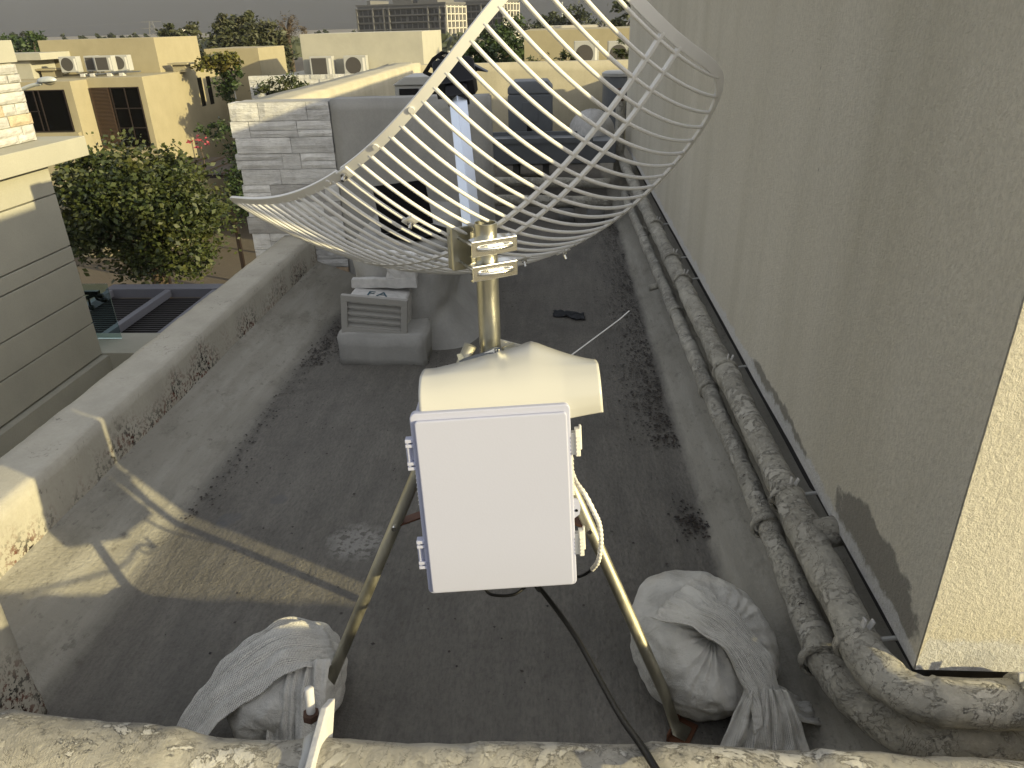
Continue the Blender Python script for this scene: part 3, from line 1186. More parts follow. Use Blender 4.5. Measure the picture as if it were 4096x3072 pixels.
strip(m, [(110, 390), (158, 372), (232, 402), (210, 437)], [(110, 390), (215, 225), (228, 258), (190, 318), (158, 372)],
      [(190, 318), (228, 258), (288, 290), (262, 358)], [(215, 225), (320, 148), (312, 186), (268, 216), (228, 258)],
      [(268, 216), (312, 186), (352, 222), (315, 258)], [(320, 148), (440, 180), (400, 200), (380, 192), (350, 168), (312, 186)],
      [(380, 192), (440, 180), (450, 330), (352, 222)], [(315, 258), (352, 222), (450, 330), (380, 400), (262, 358), (288, 290)],
      [(232, 402), (262, 358), (380, 400), (300, 470)])
m.build('splash_plate', M['black'], an)
m = MB()
m.prism([P_(430, 185), P_(560, 240), P_(835, 388), P_(720, 372), P_(690, 385), P_(655, 425), P_(450, 300)], Vector((0, .02, .004)))
m.build('reflector_wing', M['black'], an, bevel=.002)

# mounting hardware between mast and antenna
al = R(30)
cs = Vector((math.cos(al), math.sin(al), 0))      # along the saddle
cn = Vector((math.sin(al), -math.cos(al), 0))     # out of the saddle, towards the viewer
up = Vector((0, 0, 1))
HM = Matrix((cs, -cn, up)).transposed().to_4x4()   # local x along saddle, y away from viewer
HM.translation = Vector((MX, MY, 0))
m = MB()
m.box((-.062, .066, 1.243), (.062, .071, 1.353), HM)
m.box((-.062, .071, 1.243), (-.057, .10, 1.353), HM)
m.build('mount_plate', M['zinc'], an, bevel=.004)
m = MB()
pa = HM @ Vector((-.0, .075, 1.301))
m.bar(pa, AC, .045, .05)
m.build('mount_arm', M['zinc'], an, bevel=.003)
for zc in (1.325, 1.265):
    m = MB()
    # V saddle: folded plate with toothed notch
    prof = [(-.060, -.046), (.060, -.046)]
    m.box((-.060, -.050, zc - .019), (.060, -.046, zc + .019), HM)
    m.add([HM @ Vector(p) for p in ((-.060, -.048, zc + .019), (.060, -.048, zc + .019), (.060, -.030, zc + .021), (.030, -.016, zc + .021), (-.030, -.016, zc + .021), (-.060, -.030, zc + .021))], [(0, 1, 2, 3, 4, 5)])
    m.add([HM @ Vector(p) for p in ((-.060, -.048, zc - .019), (.060, -.048, zc - .019), (.060, -.030, zc - .021), (.030, -.016, zc - .021), (-.030, -.016, zc - .021), (-.060, -.030, zc - .021))], [(0, 1, 2, 3, 4, 5)])
    m.box((-.022, -.054, zc - .006), (.022, -.049, zc + .006), HM)
    sd = m.build('saddle_clamp', M['steel'], an, bevel=.002)
    pts = [HM @ Vector((-.043, .095, zc))]
    for i in range(13):
        a = math.pi * i / 12
        pts.append(HM @ Vector((-.043 * math.cos(a), -.052 - .011 * math.sin(a), zc)))
    pts.append(HM @ Vector((.043, .095, zc)))
    m = MB()
    m.tube(pts, .0046, 10)
    ub = m.build('u_bolt', M['steel'], an, smooth=True)
    for sx_ in (-.043, .043):
        m = MB()
        m.tube([HM @ Vector((sx_, .072, zc)), HM @ Vector((sx_, .080, zc))], .0085, 6)
        m.build('nut', M['steel'], ub)

# ---- enclosure
BCc = Vector((-.119 * KS, 1.222 * KS, 1.8 - (1.8 - .937) * KS))
bxx = Vector((.996, .082, .035)).normalized()
bzz = Vector((-.046, .139, .989))
bzz = (bzz - bxx * bzz.dot(bxx)).normalized()
byy = bzz.cross(bxx)
BM = Matrix((bxx, byy, bzz)).transposed().to_4x4()
BM.translation = BCc
BW, BH = .31 * KS / 2, .40 * KS / 2
en = thing('equipment_enclosure', 'white plastic equipment enclosure with closed door on the front of the tripod', 'enclosure', tuple(BCc))


def rrect(m, w, h, y0, y1, r, mat, taper=0.):
    pts = []
    for (cx, cz, a0) in ((w - r, h - r, 0), (-w + r, h - r, 90), (-w + r, -h + r, 180), (w - r, -h + r, 270)):
        for k in range(6):
            a = R(a0 + 90 * k / 5)
            pts.append((cx + r * math.cos(a), cz + r * math.sin(a)))
    n = len(pts)
    f0 = 1 - taper
    vs = [(x * f0, y0, z * f0) for x, z in pts] + [(x, y1, z) for x, z in pts]
    fs = [tuple(range(n)), tuple(reversed(range(n, 2 * n)))]
    for i in range(n):
        k = (i + 1) % n
        fs.append((i, k, k + n, i + n))
    m.add(vs, fs, mat)


m = MB()
rrect(m, BW - .006, BH - .006, .028, .19, .014, BM)
m.build('body', M['box'], en, bevel=.003)
m = MB()
rrect(m, BW, BH, .0, .026, .013, BM)
door = m.build('door', M['box'], en, bevel=.003, seg=3)
m = MB()
rrect(m, BW - .0095, BH - .0115, -.011, .0005, .008, BM @ Matrix.Translation((.001, 0, -.004)))
m.build('door_panel', M['box'], door, bevel=.0035, seg=3)
for zc in (.135, -.125):
    m = MB()
    for dz in (-.034, -.022, .022, .034):
        m.box((-BW - .016, -.002, zc + dz - .004), (-BW + .004, .022, zc + dz + .004), BM)
    m.tube([BM @ Vector((-BW - .011, .008, zc - .032)), BM @ Vector((-BW - .011, .008, zc + .032))], .0055, 12)
    m.box((-BW - .006, .008, zc - .018), (-BW + .002, .03, zc + .018), BM)
    m.build('hinge', M['box'], en, bevel=.0012)
    m = MB()
    zc2 = zc + .004
    m.box((BW - .001, .0, zc2 - .030), (BW + .010, .020, zc2 + .024), BM)
    m.box((BW + .009, -.006, zc2 - .032), (BW + .020, .016, zc2 + .034), BM)
    m.box((BW + .019, .0, zc2 - .018), (BW + .024, .012, zc2 + .041), BM)
    lt = m.build('latch', M['boxcream'], en, bevel=.0016)
    m = MB()
    for k in range(5):
        m.box((BW + .011, -.009, zc2 - .026 + .0095 * k), (BW + .019, -.005, zc2 - .0215 + .0095 * k), BM)
    m.build('grip_ribs', M['boxcream'], lt)
m = MB()
m.prism([BM @ Vector(p) for p in ((BW - .002, .006, -.005), (BW + .012, .006, -.009), (BW + .016, .006, -.030), (BW + .013, .006, -.047), (BW - .002, .006, -.058))], BM.to_3x3() @ Vector((0, .006, 0)))
lt = m.build('padlock_tab', M['box'], en)
m = MB()
m.tube([BM @ Vector((BW + .006, .0045, -.036)), BM @ Vector((BW + .006, .0065, -.036))], .0035, 12)
m.build('padlock_hole', M['blackmatt'], lt)
for sgn in (-1, 1):
    m = MB()
    for k in range(9):
        zc = .085 - k * .0115
        m.prism([BM @ Vector((sgn * (BW - .006), .045, zc)), BM @ Vector((sgn * (BW + .008), .045, zc - .008)), BM @ Vector((sgn * (BW - .006), .045, zc - .010))], BM.to_3x3() @ Vector((0, .09, 0)))
    m.build('side_vent', M['boxcream'], en)
# rain shield: bent PVC sheet over the box
m = MB()


def shield(u, v):
    x = -.325 + u * .413
    pr = [(1.482, .978), (1.478, 1.005), (1.486, 1.036), (1.511, 1.063), (1.556, 1.078), (1.615, 1.082), (1.68, 1.070), (1.765, 1.035)]
    t = v * (len(pr) - 1)
    i = min(int(t), len(pr) - 2)
    t -= i

    def cr(a, b, c, d, t):
        return .5 * ((2 * b) + (-a + c) * t + (2 * a - 5 * b + 4 * c - d) * t * t + (-a + 3 * b - 3 * c + d) * t ** 3)
    g = lambda k, q: pr[max(0, min(len(pr) - 1, k))][q]
    y = cr(g(i - 1, 0), g(i, 0), g(i + 1, 0), g(i + 2, 0), t)
    z = cr(g(i - 1, 1), g(i, 1), g(i + 1, 1), g(i + 2, 1), t)
    k = max(0, v - .25)
    dx = x - (-.062)
    ridge = max(0, 1 - math.hypot(dx, .012) / (.24 if dx < 0 else .16))
    z += k * .036 * ridge
    z -= max(0, v - .55) * .15 * (1 - ridge) * (1 if x > -.14 else .8)
    # a shallow crease running down from the ridge
    z -= .006 * math.exp(-((x + .115 + .05 * v) / .012) ** 2) * max(0, v - .4)
    z += .03 * (x + .115) + .002 * nz((x, y, z), 9)
    if u > .8:
        z += (u - .8) * .06 * (1 - v)
    y += .078 * (x + .115)
    return (x + .02 * (1 - v), y, z)


m.grid(shield, 60, 44)
tag(m.build('rain_shield', M['pvc'], smooth=True, solid=.002), 'glossy cream PVC sheet bent over the top of the white enclosure', 'cover')
# flaps cut round the mast
m = MB()
f1 = [aty(1975, 1352, 1.801), aty(2115, 1388, 1.780), aty(2040, 1425, 1.780), aty(1996, 1412, 1.791)]
m.prism(f1, (0, .002, .001))
tag(m.build('sheet_flap', M['pvc']), 'upturned triangular flap of cream sheet right behind the mast', 'cover')
# dark metal strap with holes at the mast foot
sp = thing('metal_strap', 'dark perforated metal strap lying on the cream sheet at the foot of the mast', 'strap', (MX - .03, 1.62, 1.11))
m = MB()
zq = lambda x, y, yy: aty(1700 + .392 * x, 850 + .392 * y, yy)
pts = [zq(325, 1450, 1.656), zq(350, 1530, 1.646), zq(600, 1490, 1.666), zq(780, 1450, 1.687), zq(765, 1380, 1.703), zq(705, 1378, 1.703), zq(560, 1455, 1.687), zq(400, 1490, 1.666), zq(365, 1440, 1.666)]
m.prism(pts, (0, .003, 0))
m.build('band', M['acdark'], sp)
m = MB()
m.prism([zq(705, 1392, 1.695), zq(712, 1428, 1.689), zq(560, 1452, 1.682)], (0, .001, 0))
m.build('paper_label', M['boxcream'], sp)
m = MB()
for (x, y) in ((727, 1412), (757, 1412)):
    c = zq(x, y, 1.687)
    m.tube([c, c + Vector((0, .004, 0))], .0022, 10)
m.build('hole_rim', M['steel'], sp)

# ---- cables


def smooth_path(pts, n=8):
    pts = [Vector(p) for p in pts]
    out = []
    for i in range(len(pts) - 1):
        a, b, c, d = pts[max(i - 1, 0)], pts[i], pts[i + 1], pts[min(i + 2, len(pts) - 1)]
        for k in range(n):
            t = k / n
            out.append(.5 * ((2 * b) + (c - a) * t + (2 * a - 5 * b + 4 * c - d) * t * t + (3 * b - a - 3 * c + d) * t ** 3))
    out.append(pts[-1])
    return out


z6 = lambda x, y, yy: aty(1500 + .7232 * x, 1300 + .7232 * y, yy)
wc = [z6(1085, 800, 1.615), z6(1112, 870, 1.552), z6(1160, 935, 1.521), z6(1212, 1035, 1.511), z6(1240, 1100, 1.511), z6(1250, 1180, 1.511), z6(1246, 1250, 1.511), z6(1232, 1312, 1.521), z6(1203, 1350, 1.542)]
m = MB()
pp = smooth_path(wc, 16)
m.tube(pp, .0062, 10, rf=lambda i, a, p: 1 + .13 * math.sin(i * 1.3 + a))
tag(m.build('wrapped_cable', M['wcable'], smooth=True), 'white spiral-wrapped cable looping down the right side of the enclosure', 'cable')
m = MB()
m.tube(smooth_path([z6(1203, 1350, 1.542), z6(1160, 1380, 1.563), z6(1115, 1394, 1.594), z6(1040, 1395, 1.615)]), .0042, 8)
tag(m.build('cable_tail', M['blackmatt'], smooth=True), 'short black cable end running back under the enclosure from the white wrap', 'cable')
m = MB()
m.tube(smooth_path([z6(600, 1440, 1.521), z6(630, 1484, 1.511), z6(690, 1497, 1.501), z6(770, 1490, 1.501), z6(830, 1450, 1.521)]), .0042, 8)
tag(m.build('cable_loop', M['blackmatt'], smooth=True), 'short black cable loop hanging just under the enclosure', 'cable')
m = MB()
m.tube(smooth_path([z6(860, 1390, 1.521), z6(905, 1462, 1.501), atz(2166, 2361, .505), atz(2296, 2537, .535), atz(2463, 2833, .68), atz(2560, 2975, .765), atz(2621, 3072, .792), atz(2720, 3230, .80), (.30, .40, .70)], 12), .0062, 12)
tag(m.build('power_cable', M['blackmatt'], smooth=True), 'long black cable from under the enclosure to over the foreground pipe', 'cable')

# ================================================================== PIPES


def lag_rf(seed, amp=.15):
    def f(i, a, p):
        q = Vector((p.x, p.y, p.z)) * 1.0
        ax_ = q.y if abs(q.x - .73) < .12 else q.x
        lap = ((ax_ + .05 * nz((ax_, 0, seed), 2)) / .27 + seed * .37) % 1.0
        return 1 + .085 * (1 - min(1, lap * 1.6)) * (1 if lap > .015 else lap / .015) + amp * nz((q.x * 1 + math.cos(a) * .12, q.y + math.sin(a) * .12, q.z), 9, seed) + amp * .45 * nz((q.x + math.cos(a) * .1, q.y + math.sin(a) * .1, q.z), 34, seed + 5)
    return f


def arc(c, p0, p1, n=10):
    """quarter bend through a corner"""
    c, p0, p1 = Vector(c), Vector(p0), Vector(p1)
    return [p0 * (1 - t) ** 2 + c * 2 * t * (1 - t) + p1 * t * t for t in [i / n for i in range(n + 1)]]


def line(p, q, n):
    p, q = Vector(p), Vector(q)
    return [p.lerp(q, i / n) for i in range(n)]


def strap_ring(c, axis, r, w, parent, lug=None, mat='lag', seed=0):
    axis = Vector(axis).normalized()
    u = axis.orthogonal().normalized()
    w_ = axis.cross(u)
    m = MB()
    n = 28
    prof = [(-w / 2, 0), (-w / 2, .007), (-w * .2, .011), (w * .2, .011), (w / 2, .007), (w / 2, 0)]
    o = len(m.v)
    for j in range(n):
        a = 2 * math.pi * j / n
        rad = u * math.cos(a) + w_ * math.sin(a)
        for (s, h) in prof:
            m.v.append(Vector(c) + axis * (s + .006 * nz((a, s, 0), 1.5, seed)) + rad * (r + h + .003 * nz((math.cos(a), math.sin(a), s * 30), 3, seed)))
    np_ = len(prof)
    for j in range(n):
        k = (j + 1) % n
        for i in range(np_ - 1):
            m.f.append((o + j * np_ + i, o + j * np_ + i + 1, o + k * np_ + i + 1, o + k * np_ + i))
    st_ = m.build('pipe_strap', M[mat], parent, smooth=True)
    if lug is not None:
        m = MB()
        l = Vector(lug).normalized()
        t = axis.cross(l)
        for s in (-.006, .008):
            m.bar(Vector(c) + l * (r + .004) + t * s, Vector(c) + l * (r + .032) + t * s * 1.6, .016, .005, up=t)
        m.build('lug', M['peel'], st_, bevel=.001)
    return st_


XB, ZB = .755, .385
YB = 1.235
bp = thing('lagged_pipe', 'thick grey lagged pipe along the stucco wall turning right at the near corner', 'pipe', (XB, 4, .3))
path = line((XB - .015, 9.3, ZB - .02), (XB + .005, 1.44, ZB), 260) + arc((XB + .01, YB, ZB + .005), (XB + .005, 1.42, ZB), (XB + .13, YB, ZB + .012), 18) + line((XB + .14, YB, ZB + .012), (2.6, YB + .01, ZB + .02), 44)
path.append(Vector((2.62, YB + .01, ZB + .02)))
m = MB()
rads = []
for p in path:
    r = .0495
    if p.y > 1.95:
        r = .046 + .002 * math.sin(p.y * 7)
    if p.x > XB + .1:
        r = .053
    rads.append(r)
m.tube(path, rads, 26, rf=lag_rf(3))
m.build('lagging', M['lag'], bp, smooth=True)
for (px, py) in ((2600, 905), (2850, 1215 - 90), (2650, 1040), (2960, 1480), (3165, 1990), (3360, 2570)):
    p = atz(px, py, ZB)
    s_ = strap_ring((XB, p.y, ZB - .005), (0.03, 1, .1), .048, .022, bp, (.2, .05, 1), seed=py)
    m = MB()
    m.tube([(XB + .03, p.y, ZB + .01), (.85, p.y, ZB + .02)], .006, 8)
    m.build('wall_bracket', M['acgrey'], s_)
strap_ring((1.045, YB, ZB + .015), (1, 0, 0), .056, .03, bp, (-.2, 0, 1), seed=9)
# branch stub into the wall
br_ = MB()
br_.tube([(XB + .02, 1.86, ZB + .005), (XB + .07, 1.86, ZB + .01), (.86, 1.87, ZB + .01)], [.046, .044, .043], 18, rf=lag_rf(8))
br_.build('branch_stub', M['lag'], bp, smooth=True)
XS, ZS = .712, .225
YS = 1.27
spipe = thing('lagged_pipe', 'thinner grey lagged pipe lying on the roof side of the thick pipe', 'pipe', (XS, 4, .2))
path = line((XS - .03, 7.6, ZS), (XS + .02, 1.56, ZS), 230) + arc((XS + .04, YS, ZS), (XS + .02, 1.54, ZS), (XS + .22, YS, ZS + .01), 16) + line((XS + .23, YS, ZS + .01), (2.6, YS, ZS + .02), 40)
path.append(Vector((2.62, YS, ZS + .02)))
rads = []
for p in path:
    r = .037
    if p.y < 2.0:
        r = .037 + .010 * min(1, (2.0 - p.y) / .45)
    rads.append(r)
m = MB()
m.tube(path, rads, 22, rf=lag_rf(12, .17))
m.build('lagging', M['lag'], spipe, smooth=True)
for (px, py) in ((2560, 930), (2707, 1255), (2820, 1560), (3065, 2105), (3335, 2640)):
    p = atz(px, py, ZS)
    strap_ring((XS + .005, p.y, ZS), (0.02, 1, .05), .038 if p.y > 1.8 else .046, .024, spipe, seed=py)
strap_ring((1.13, YS, ZS + .012), (1, 0, 0), .050, .03, spipe, (-.3, 0, 1), seed=2)
# short stub poking out under the thin pipe
p = atz(2615, 1148, .17)
m = MB()
m.tube([(p.x - .03, p.y, .16), (p.x + .02, p.y + .01, .17), (XS, p.y + .02, .18)], .021, 14, rf=lag_rf(77))
tag(m.build('pipe_stub', M['lag'], smooth=True), 'short grey stub poking out from under the thinner lagged pipe', 'pipe')
# vertical riser at the far end of the wall
m = MB()
m.tube(line((.715, 8.9, .2), (.72, 8.95, 1.0), 14) + [Vector((.72, 8.95, 1.0))], .055, 18, rf=lag_rf(20))
tag(m.build('riser_pipe', M['lag'], smooth=True), 'upright lagged riser pipe against the far end of the stucco wall', 'pipe')
vv = thing('tap', 'rusty red-handled tap on the far riser pipe', 'tap', (.72, 8.9, 1.0))
m = MB()
m.tube([(.72, 8.95, .99), (.72, 8.88, 1.05), (.72, 8.80, 1.05), (.72, 8.78, 1.0)], .018, 10)
m.tube([(.72, 8.85, 1.05), (.72, 8.85, 1.11)], .010, 8)
m.build('tap_body', M['rust'], vv)
m = MB()
m.bar((.66, 8.85, 1.115), (.78, 8.86, 1.125), .022, .012)
m.build('tap_handle', M['copper'], vv, bevel=.003)

# foreground pipe
FYp, FZp = .777, .716
fp = thing('foreground_pipe', 'large cream pipe with peeling lagging crossing the near foreground', 'pipe', (-.2, FYp, .7))
path, rads = [], []
N = 420
for i in range(N + 1):
    x = -1.42 + i * (6.9 / N)
    r = .056
    z = FZp
    if x < -.56:
        k = min(1, (-.56 - x) / .12)
        k = k * k * (3 - 2 * k)
        r += .012 * k
        z += .012 * k + max(0, -.75 - x) * .10
    if x > .2:
        z -= min(x - .2, .8) * .045
    path.append(Vector((x, FYp + .012 * math.sin(x * 2), z)))
    rads.append(r)
m = MB()
m.tube(path, rads, 48, rf=lag_rf(31, .07))
m.build('lagging', M['lagf'], fp, smooth=True)
stp = strap_ring((-.392, FYp, FZp), (1, 0, 0), .054, .020, fp, None, 'acgrey', 3)
m = MB()
zfl = lambda x, y, yy: atz(x * 1.8517, y * 1.8517, yy)
A0, A1 = Vector((-.372, FYp + .085, FZp + .060)), Vector((-.372, FYp - .07, FZp + .055))
m.prism([(-.385, FYp + .098, FZp + .060), (-.385, FYp + .060, FZp + .082), (-.382, FYp - .06, FZp + .068), (-.379, FYp - .10, FZp + .02), (-.379, FYp - .05, FZp - .02), (-.381, FYp + .05, FZp + .02)], (.012, 0, .002))
m.build('flange_plate', M['peel'], fp, bevel=.002)
m = MB()
m.tube([(-.408, FYp + .070, FZp + .04), (-.408, FYp + .074, FZp + .066), (-.406, FYp + .078, FZp + .105)], .0075, 12)
bb = m.build('bolt', M['peel'], fp, smooth=True)
m = MB()
m.tube([(-.408, FYp + .070, FZp + .045), (-.408, FYp + .071, FZp + .057)], .014, 6)
m.build('nut', M['rust'], bb)

# ================================================================== SANDBAGS


def fan(m, curve, widths, dirs, normals, pleats, amp, n_t=40, sag=0., seed=0, uvs=(4, 2)):
    cur = smooth_path(curve, 8)
    n = len(cur)

    def samp(arr, s):
        t = s * (len(arr) - 1)
        i = min(int(t), len(arr) - 2)
        t -= i
        if isinstance(arr[0], (int, float)):
            return arr[i] * (1 - t) + arr[i + 1] * t
        return Vector(arr[i]) * (1 - t) + Vector(arr[i + 1]) * t

    def fn(s, t):
        i = min(int(s * (n - 1)), n - 1)
        c = cur[i]
        w = samp(widths, s)
        dv = samp(dirs, s).normalized()
        nv = samp(normals, s).normalized()
        a = samp(amp, s)
        k = (t - .5) * 2
        p = c + dv * w * k + nv * (a * (math.sin(t * pleats * math.pi * 2 + 5 * nz((s * 1.5, t * 2.5, 0), 1.2, seed)) * (.6 + .8 * nz((s, t * 4, 2), 1.1, seed)) + .5 * math.sin(t * pleats * 14 + 4 * nz((s, t * 5, 1), 1.5, seed)) * .5) + sag * (1 - k * k))
        p += nv * .012 * nz(p, 14, seed) + Vector((0, 0, .006)) * nz(p, 30, seed + 3)
        return p
    m.grid(fn, n, n_t, uvs=uvs)


def sack_body(m, c, rx, ry, rz, knot, pleat_n=22, seed=0, rot=0.):
    c = Vector(c)
    kd = (Vector(knot) - c)
    kd = Vector((kd.x / rx, kd.y / ry, kd.z / rz)).normalized()
    a1 = kd.orthogonal().normalized()
    a2 = kd.cross(a1)
    cr, sr = math.cos(rot), math.sin(rot)

    def fn(u, v):
        th = v * math.pi
        ph = u * 2 * math.pi
        d = kd * math.cos(th) + (a1 * math.cos(ph) + a2 * math.sin(ph)) * math.sin(th)
        # boxier than an ellipsoid
        k = (abs(d.x) ** 2.5 + abs(d.y) ** 2.5 + abs(d.z) ** 2.5) ** (-1 / 2.5)
        d2 = d * k
        pl = math.sin(ph * pleat_n + 9 * nz((math.cos(ph), math.sin(ph), th * .6), 1.3, seed)) * (.35 + .9 * abs(nz((math.cos(ph), math.sin(ph), th), 2.6, seed + 4)))
        fall = math.exp(-((th - .28) / .5) ** 2)
        r = 1 + .055 * pl * fall + .08 * nz(d, 2.2, seed) + .035 * nz(d, 6, seed + 2)
        r += -.22 * math.exp(-(th / .35) ** 2) + .0
        x, y, z = d2.x * rx * r, d2.y * ry * r, d2.z * rz * r
        p = Vector((x * cr - y * sr, x * sr + y * cr, z)) + c
        p.z = max(p.z, .004)
        return p
    m.grid(fn, 200, 60, closed_u=True, uvs=(16, 8))


rb = thing('sandbag', 'tied white woven sandbag slumped over the right tripod foot by the pipes', 'sandbag', (.45, 1.7, 0))
knot = Vector((.425, 1.575, .235))
m = MB()
sack_body(m, (.435, 1.69, .112), .20, .235, .155, knot + Vector((0, .0, .02)), 24, 2, .25)
m.build('sack', M['bag'], rb, smooth=True)
m = MB()
fan(m, [(.345, 1.70, .262), (.42, 1.62, .285), (.50, 1.545, .255), (.555, 1.465, .19), (.575, 1.40, .12)], [.13, .075, .06, .055, .06],
    [(-.35, -.45, .1), (-.5, -.6, 0), (-.7, -.6, -.1), (-.75, -.6, -.1), (-.8, -.5, 0)], [(0, 0, 1), (.1, -.2, 1), (.5, .2, 1), (.6, .1, .8), (.6, .2, .6)], 6, [.008, .010, .010, .010, .008], 60, .02, 5, (5, 3))
m.build('gathered_neck', M['bag'], rb, smooth=True, solid=.003)
m = MB()
fan(m, [(.565, 1.455, .19), (.56, 1.40, .13), (.555, 1.36, .08), (.55, 1.33, .035)], [.045, .085, .11, .13], [(1, -.15, 0), (1, -.2, 0), (1, -.25, .02), (1, -.2, .05)], [(0, -1, .6), (0, -1, .8), (0, -.6, 1), (0, -.4, 1)], 4, [.008, .014, .018, .016], 60, .01, 8, (4, 2))
fan(m, [(.58, 1.47, .17), (.64, 1.46, .12), (.70, 1.475, .07), (.765, 1.53, .035)], [.05, .06, .05, .035], [(.2, -1, .1), (.2, -1, 0), (.4, -1, 0), (.5, -1, .3)], [(0, -.2, 1), (.1, -.2, 1), (0, 0, 1), (0, 0, 1)], 2.5, [.006, .012, .014, .010], 36, .01, 4, (3, 2))
m.build('open_frill', M['bag'], rb, smooth=True, solid=.002)
m = MB()
g0 = atz(2885, 2375, .20)
m.prism([g0, g0 + Vector((.014, .012, .002)), g0 + Vector((.044, -.012, -.012)), g0 + Vector((.018, -.012, .004))], (0, 0, .003))
m.build('printed_patch', M['green'], rb)

lb = thing('sandbag', 'white woven sandbag slumped beside the left tripod leg, half hidden by the foreground pipe', 'sandbag', (-.78, 1.5, 0))
m = MB()
sack_body(m, (-.765, 1.50, .095), .14, .19, .14, (-.9, 1.62, .02), 12, 6, -.2)
m.build('sack', M['bag'], lb, smooth=True)
m = MB()
fan(m, [(-.655, 1.555, .20), (-.745, 1.52, .238), (-.85, 1.445, .212), (-.96, 1.36, .13), (-1.04, 1.28, .02)], [.065, .11, .10, .085, .085],
    [(.6, -.8, -.45), (.5, -.85, .05), (.4, -.9, .0), (.35, -.9, 0), (.4, -.9, 0)], [(.2, .2, 1), (-.1, .1, 1), (-.5, .3, 1), (-.6, .4, .8), (-.6, .4, .6)], 5, [.006, .010, .011, .010, .009], 70, .03, 11, (5, 3))
m.build('folded_top', M['bag'], lb, smooth=True, solid=.003)
m = MB()
fan(m, [(-.70, 1.46, .222), (-.69, 1.38, .19), (-.685, 1.31, .11), (-.68, 1.26, .02)], [.08, .07, .08, .09], [(1, .3, 0), (1, .1, 0), (1, .0, 0), (1, 0, 0)], [(0, -.5, 1), (0, -1, .7), (0, -1, .4), (0, -1, .3)], 3.5, [.006, .012, .014, .012], 50, .015, 13, (4, 2))
m.build('hanging_fold', M['bag'], lb, smooth=True, solid=.002)

# ================================================================== SMALL THINGS ON THE ROOF
m = MB()
c0 = atz(2275, 1255, .02)


def rag(u, v):
    x, y = (u - .5) * .21, (v - .5) * .10
    return (c0.x + x + .02 * nz((u, v, 0), 2), c0.y + y - x * .35 + .025 * nz((u, v, 3), 2.5), .012 + .022 * abs(nz((u * 2, v * 2, 1), 2.3)) + .015 * math.exp(-((v - .7) / .15) ** 2))


m.grid(rag, 26, 18)
tag(m.build('rag', M['cloth'], smooth=True, solid=.006), 'crumpled dark rag lying on the roof floor beyond the mast', 'rag')
m = MB()
s0, s1 = aty(2285, 1420, 1.95), atz(2517, 1244, .25)
m.bar(aty(2270, 1432, 1.78), aty(2480, 1276, 2.05), .0035, .0016)
m.bar(aty(2480, 1276, 2.05), aty(2517, 1243, 2.12), .0035, .0016)
tag(m.build('cable_tie', M['white_rod']), 'thin white cable-tie tail sticking up from the cream sheet', 'cable tie')

# leaf litter along the gutters
m = MB()
rl = random.Random(11)


def flake(m, x, y, z, s):
    a = rl.random() * 6.28
    q = [Vector((math.cos(a + k * 1.57) * s * rl.uniform(.5, 1), math.sin(a + k * 1.57) * s * rl.uniform(.5, 1), rl.uniform(0, .4) * s)) for k in range(4)]
    m.add([Vector((x, y, z)) + p for p in q], [(0, 1, 2, 3)])


for i in range(4200):
    y = rl.uniform(2.3, 7.4)
    dens = .5 + .5 * nz((0, y, 0), 1.1, 5)
    if y > 2.95 and rl.random() < max(.12, dens) and not (y < 3.0 and rl.random() < .8):
        x = XR - .02 - abs(rl.gauss(0, .10)) + .045 * nz((0, y, 0), 2.5)
        flake(m, x, y, .006, rl.uniform(.004, .012))
for i in range(170):
    flake(m, XR - .05 + rl.gauss(0, .035), 2.42 + rl.gauss(0, .05), .007, rl.uniform(.004, .011))
for i in range(420):
    y = rl.uniform(3.9, 4.75)
    flake(m, -1.43 + rl.gauss(0, .045) + (y - 4.3) * .02, y, .006 + .02 * max(0, y - 4.5), rl.uniform(.004, .012))
for i in range(260):
    y = rl.uniform(4.4, 5.2)
    flake(m, -.62 + abs(rl.gauss(0, .03)), y, .006, rl.uniform(.004, .011))
for i in range(260):
    flake(m, rl.uniform(-1.4, .5), rl.uniform(1.6, 7), .005, rl.uniform(.003, .009))
for i in range(230):
    flake(m, -1.53 + abs(rl.gauss(0, .06)), rl.uniform(2.4, 4.3), .006, rl.uniform(.003, .010))
for i in range(150):
    flake(m, rl.gauss(-.9, .35), rl.uniform(2.6, 4.4), .006, rl.uniform(.003, .008))
tag(m.build('leaf_litter', M['litter']), None, None, kind='stuff')

# ================================================================== PLANT ON THE FAR PART OF THE ROOF


def condenser(name, label, p, w, d, h, body='acgrey', group=None, rot=0., grille='front', fans=1):
    t = thing(name, label, 'air conditioner', p, group)
    x, y, z = p
    m = MB()
    m.box((x - w / 2, y, z + .04), (x + w / 2, y + d, z + h))
    m.build('casing', M[body], t, bevel=.012)
    for k in range(fans):
        m = MB()
        zc = z + h * (.54 if fans == 1 else .3 + .42 * k)
        n = 24
        rr = min(w * .36, h * (.40 if fans == 1 else .19))
        cx = x - w * .08
        if grille == 'front':
            m.tube([(cx, y - .004, zc), (cx, y + .004, zc)], rr, n)
        else:
            m.box((cx - w * .34, y - .004, z + .10), (cx + w * .32, y + .003, z + h - .06))
        m.build('fan_grille', M['grille'], t)
    m = MB()
    m.box((x + w * .34, y - .006, z + .1), (x + w * .44, y + .002, z + h - .08))
    m.build('side_panel', M['boxcream'] if body == 'acgrey' else M[body], t)
    for xa, xb in ((-.42, -.3), (.3, .42)):
        m = MB()
        m.box((x + w * xa, y + .03, z - .001), (x + w * xb, y + d - .03, z + .04))
        m.build('foot', M['block'], t)
    return t


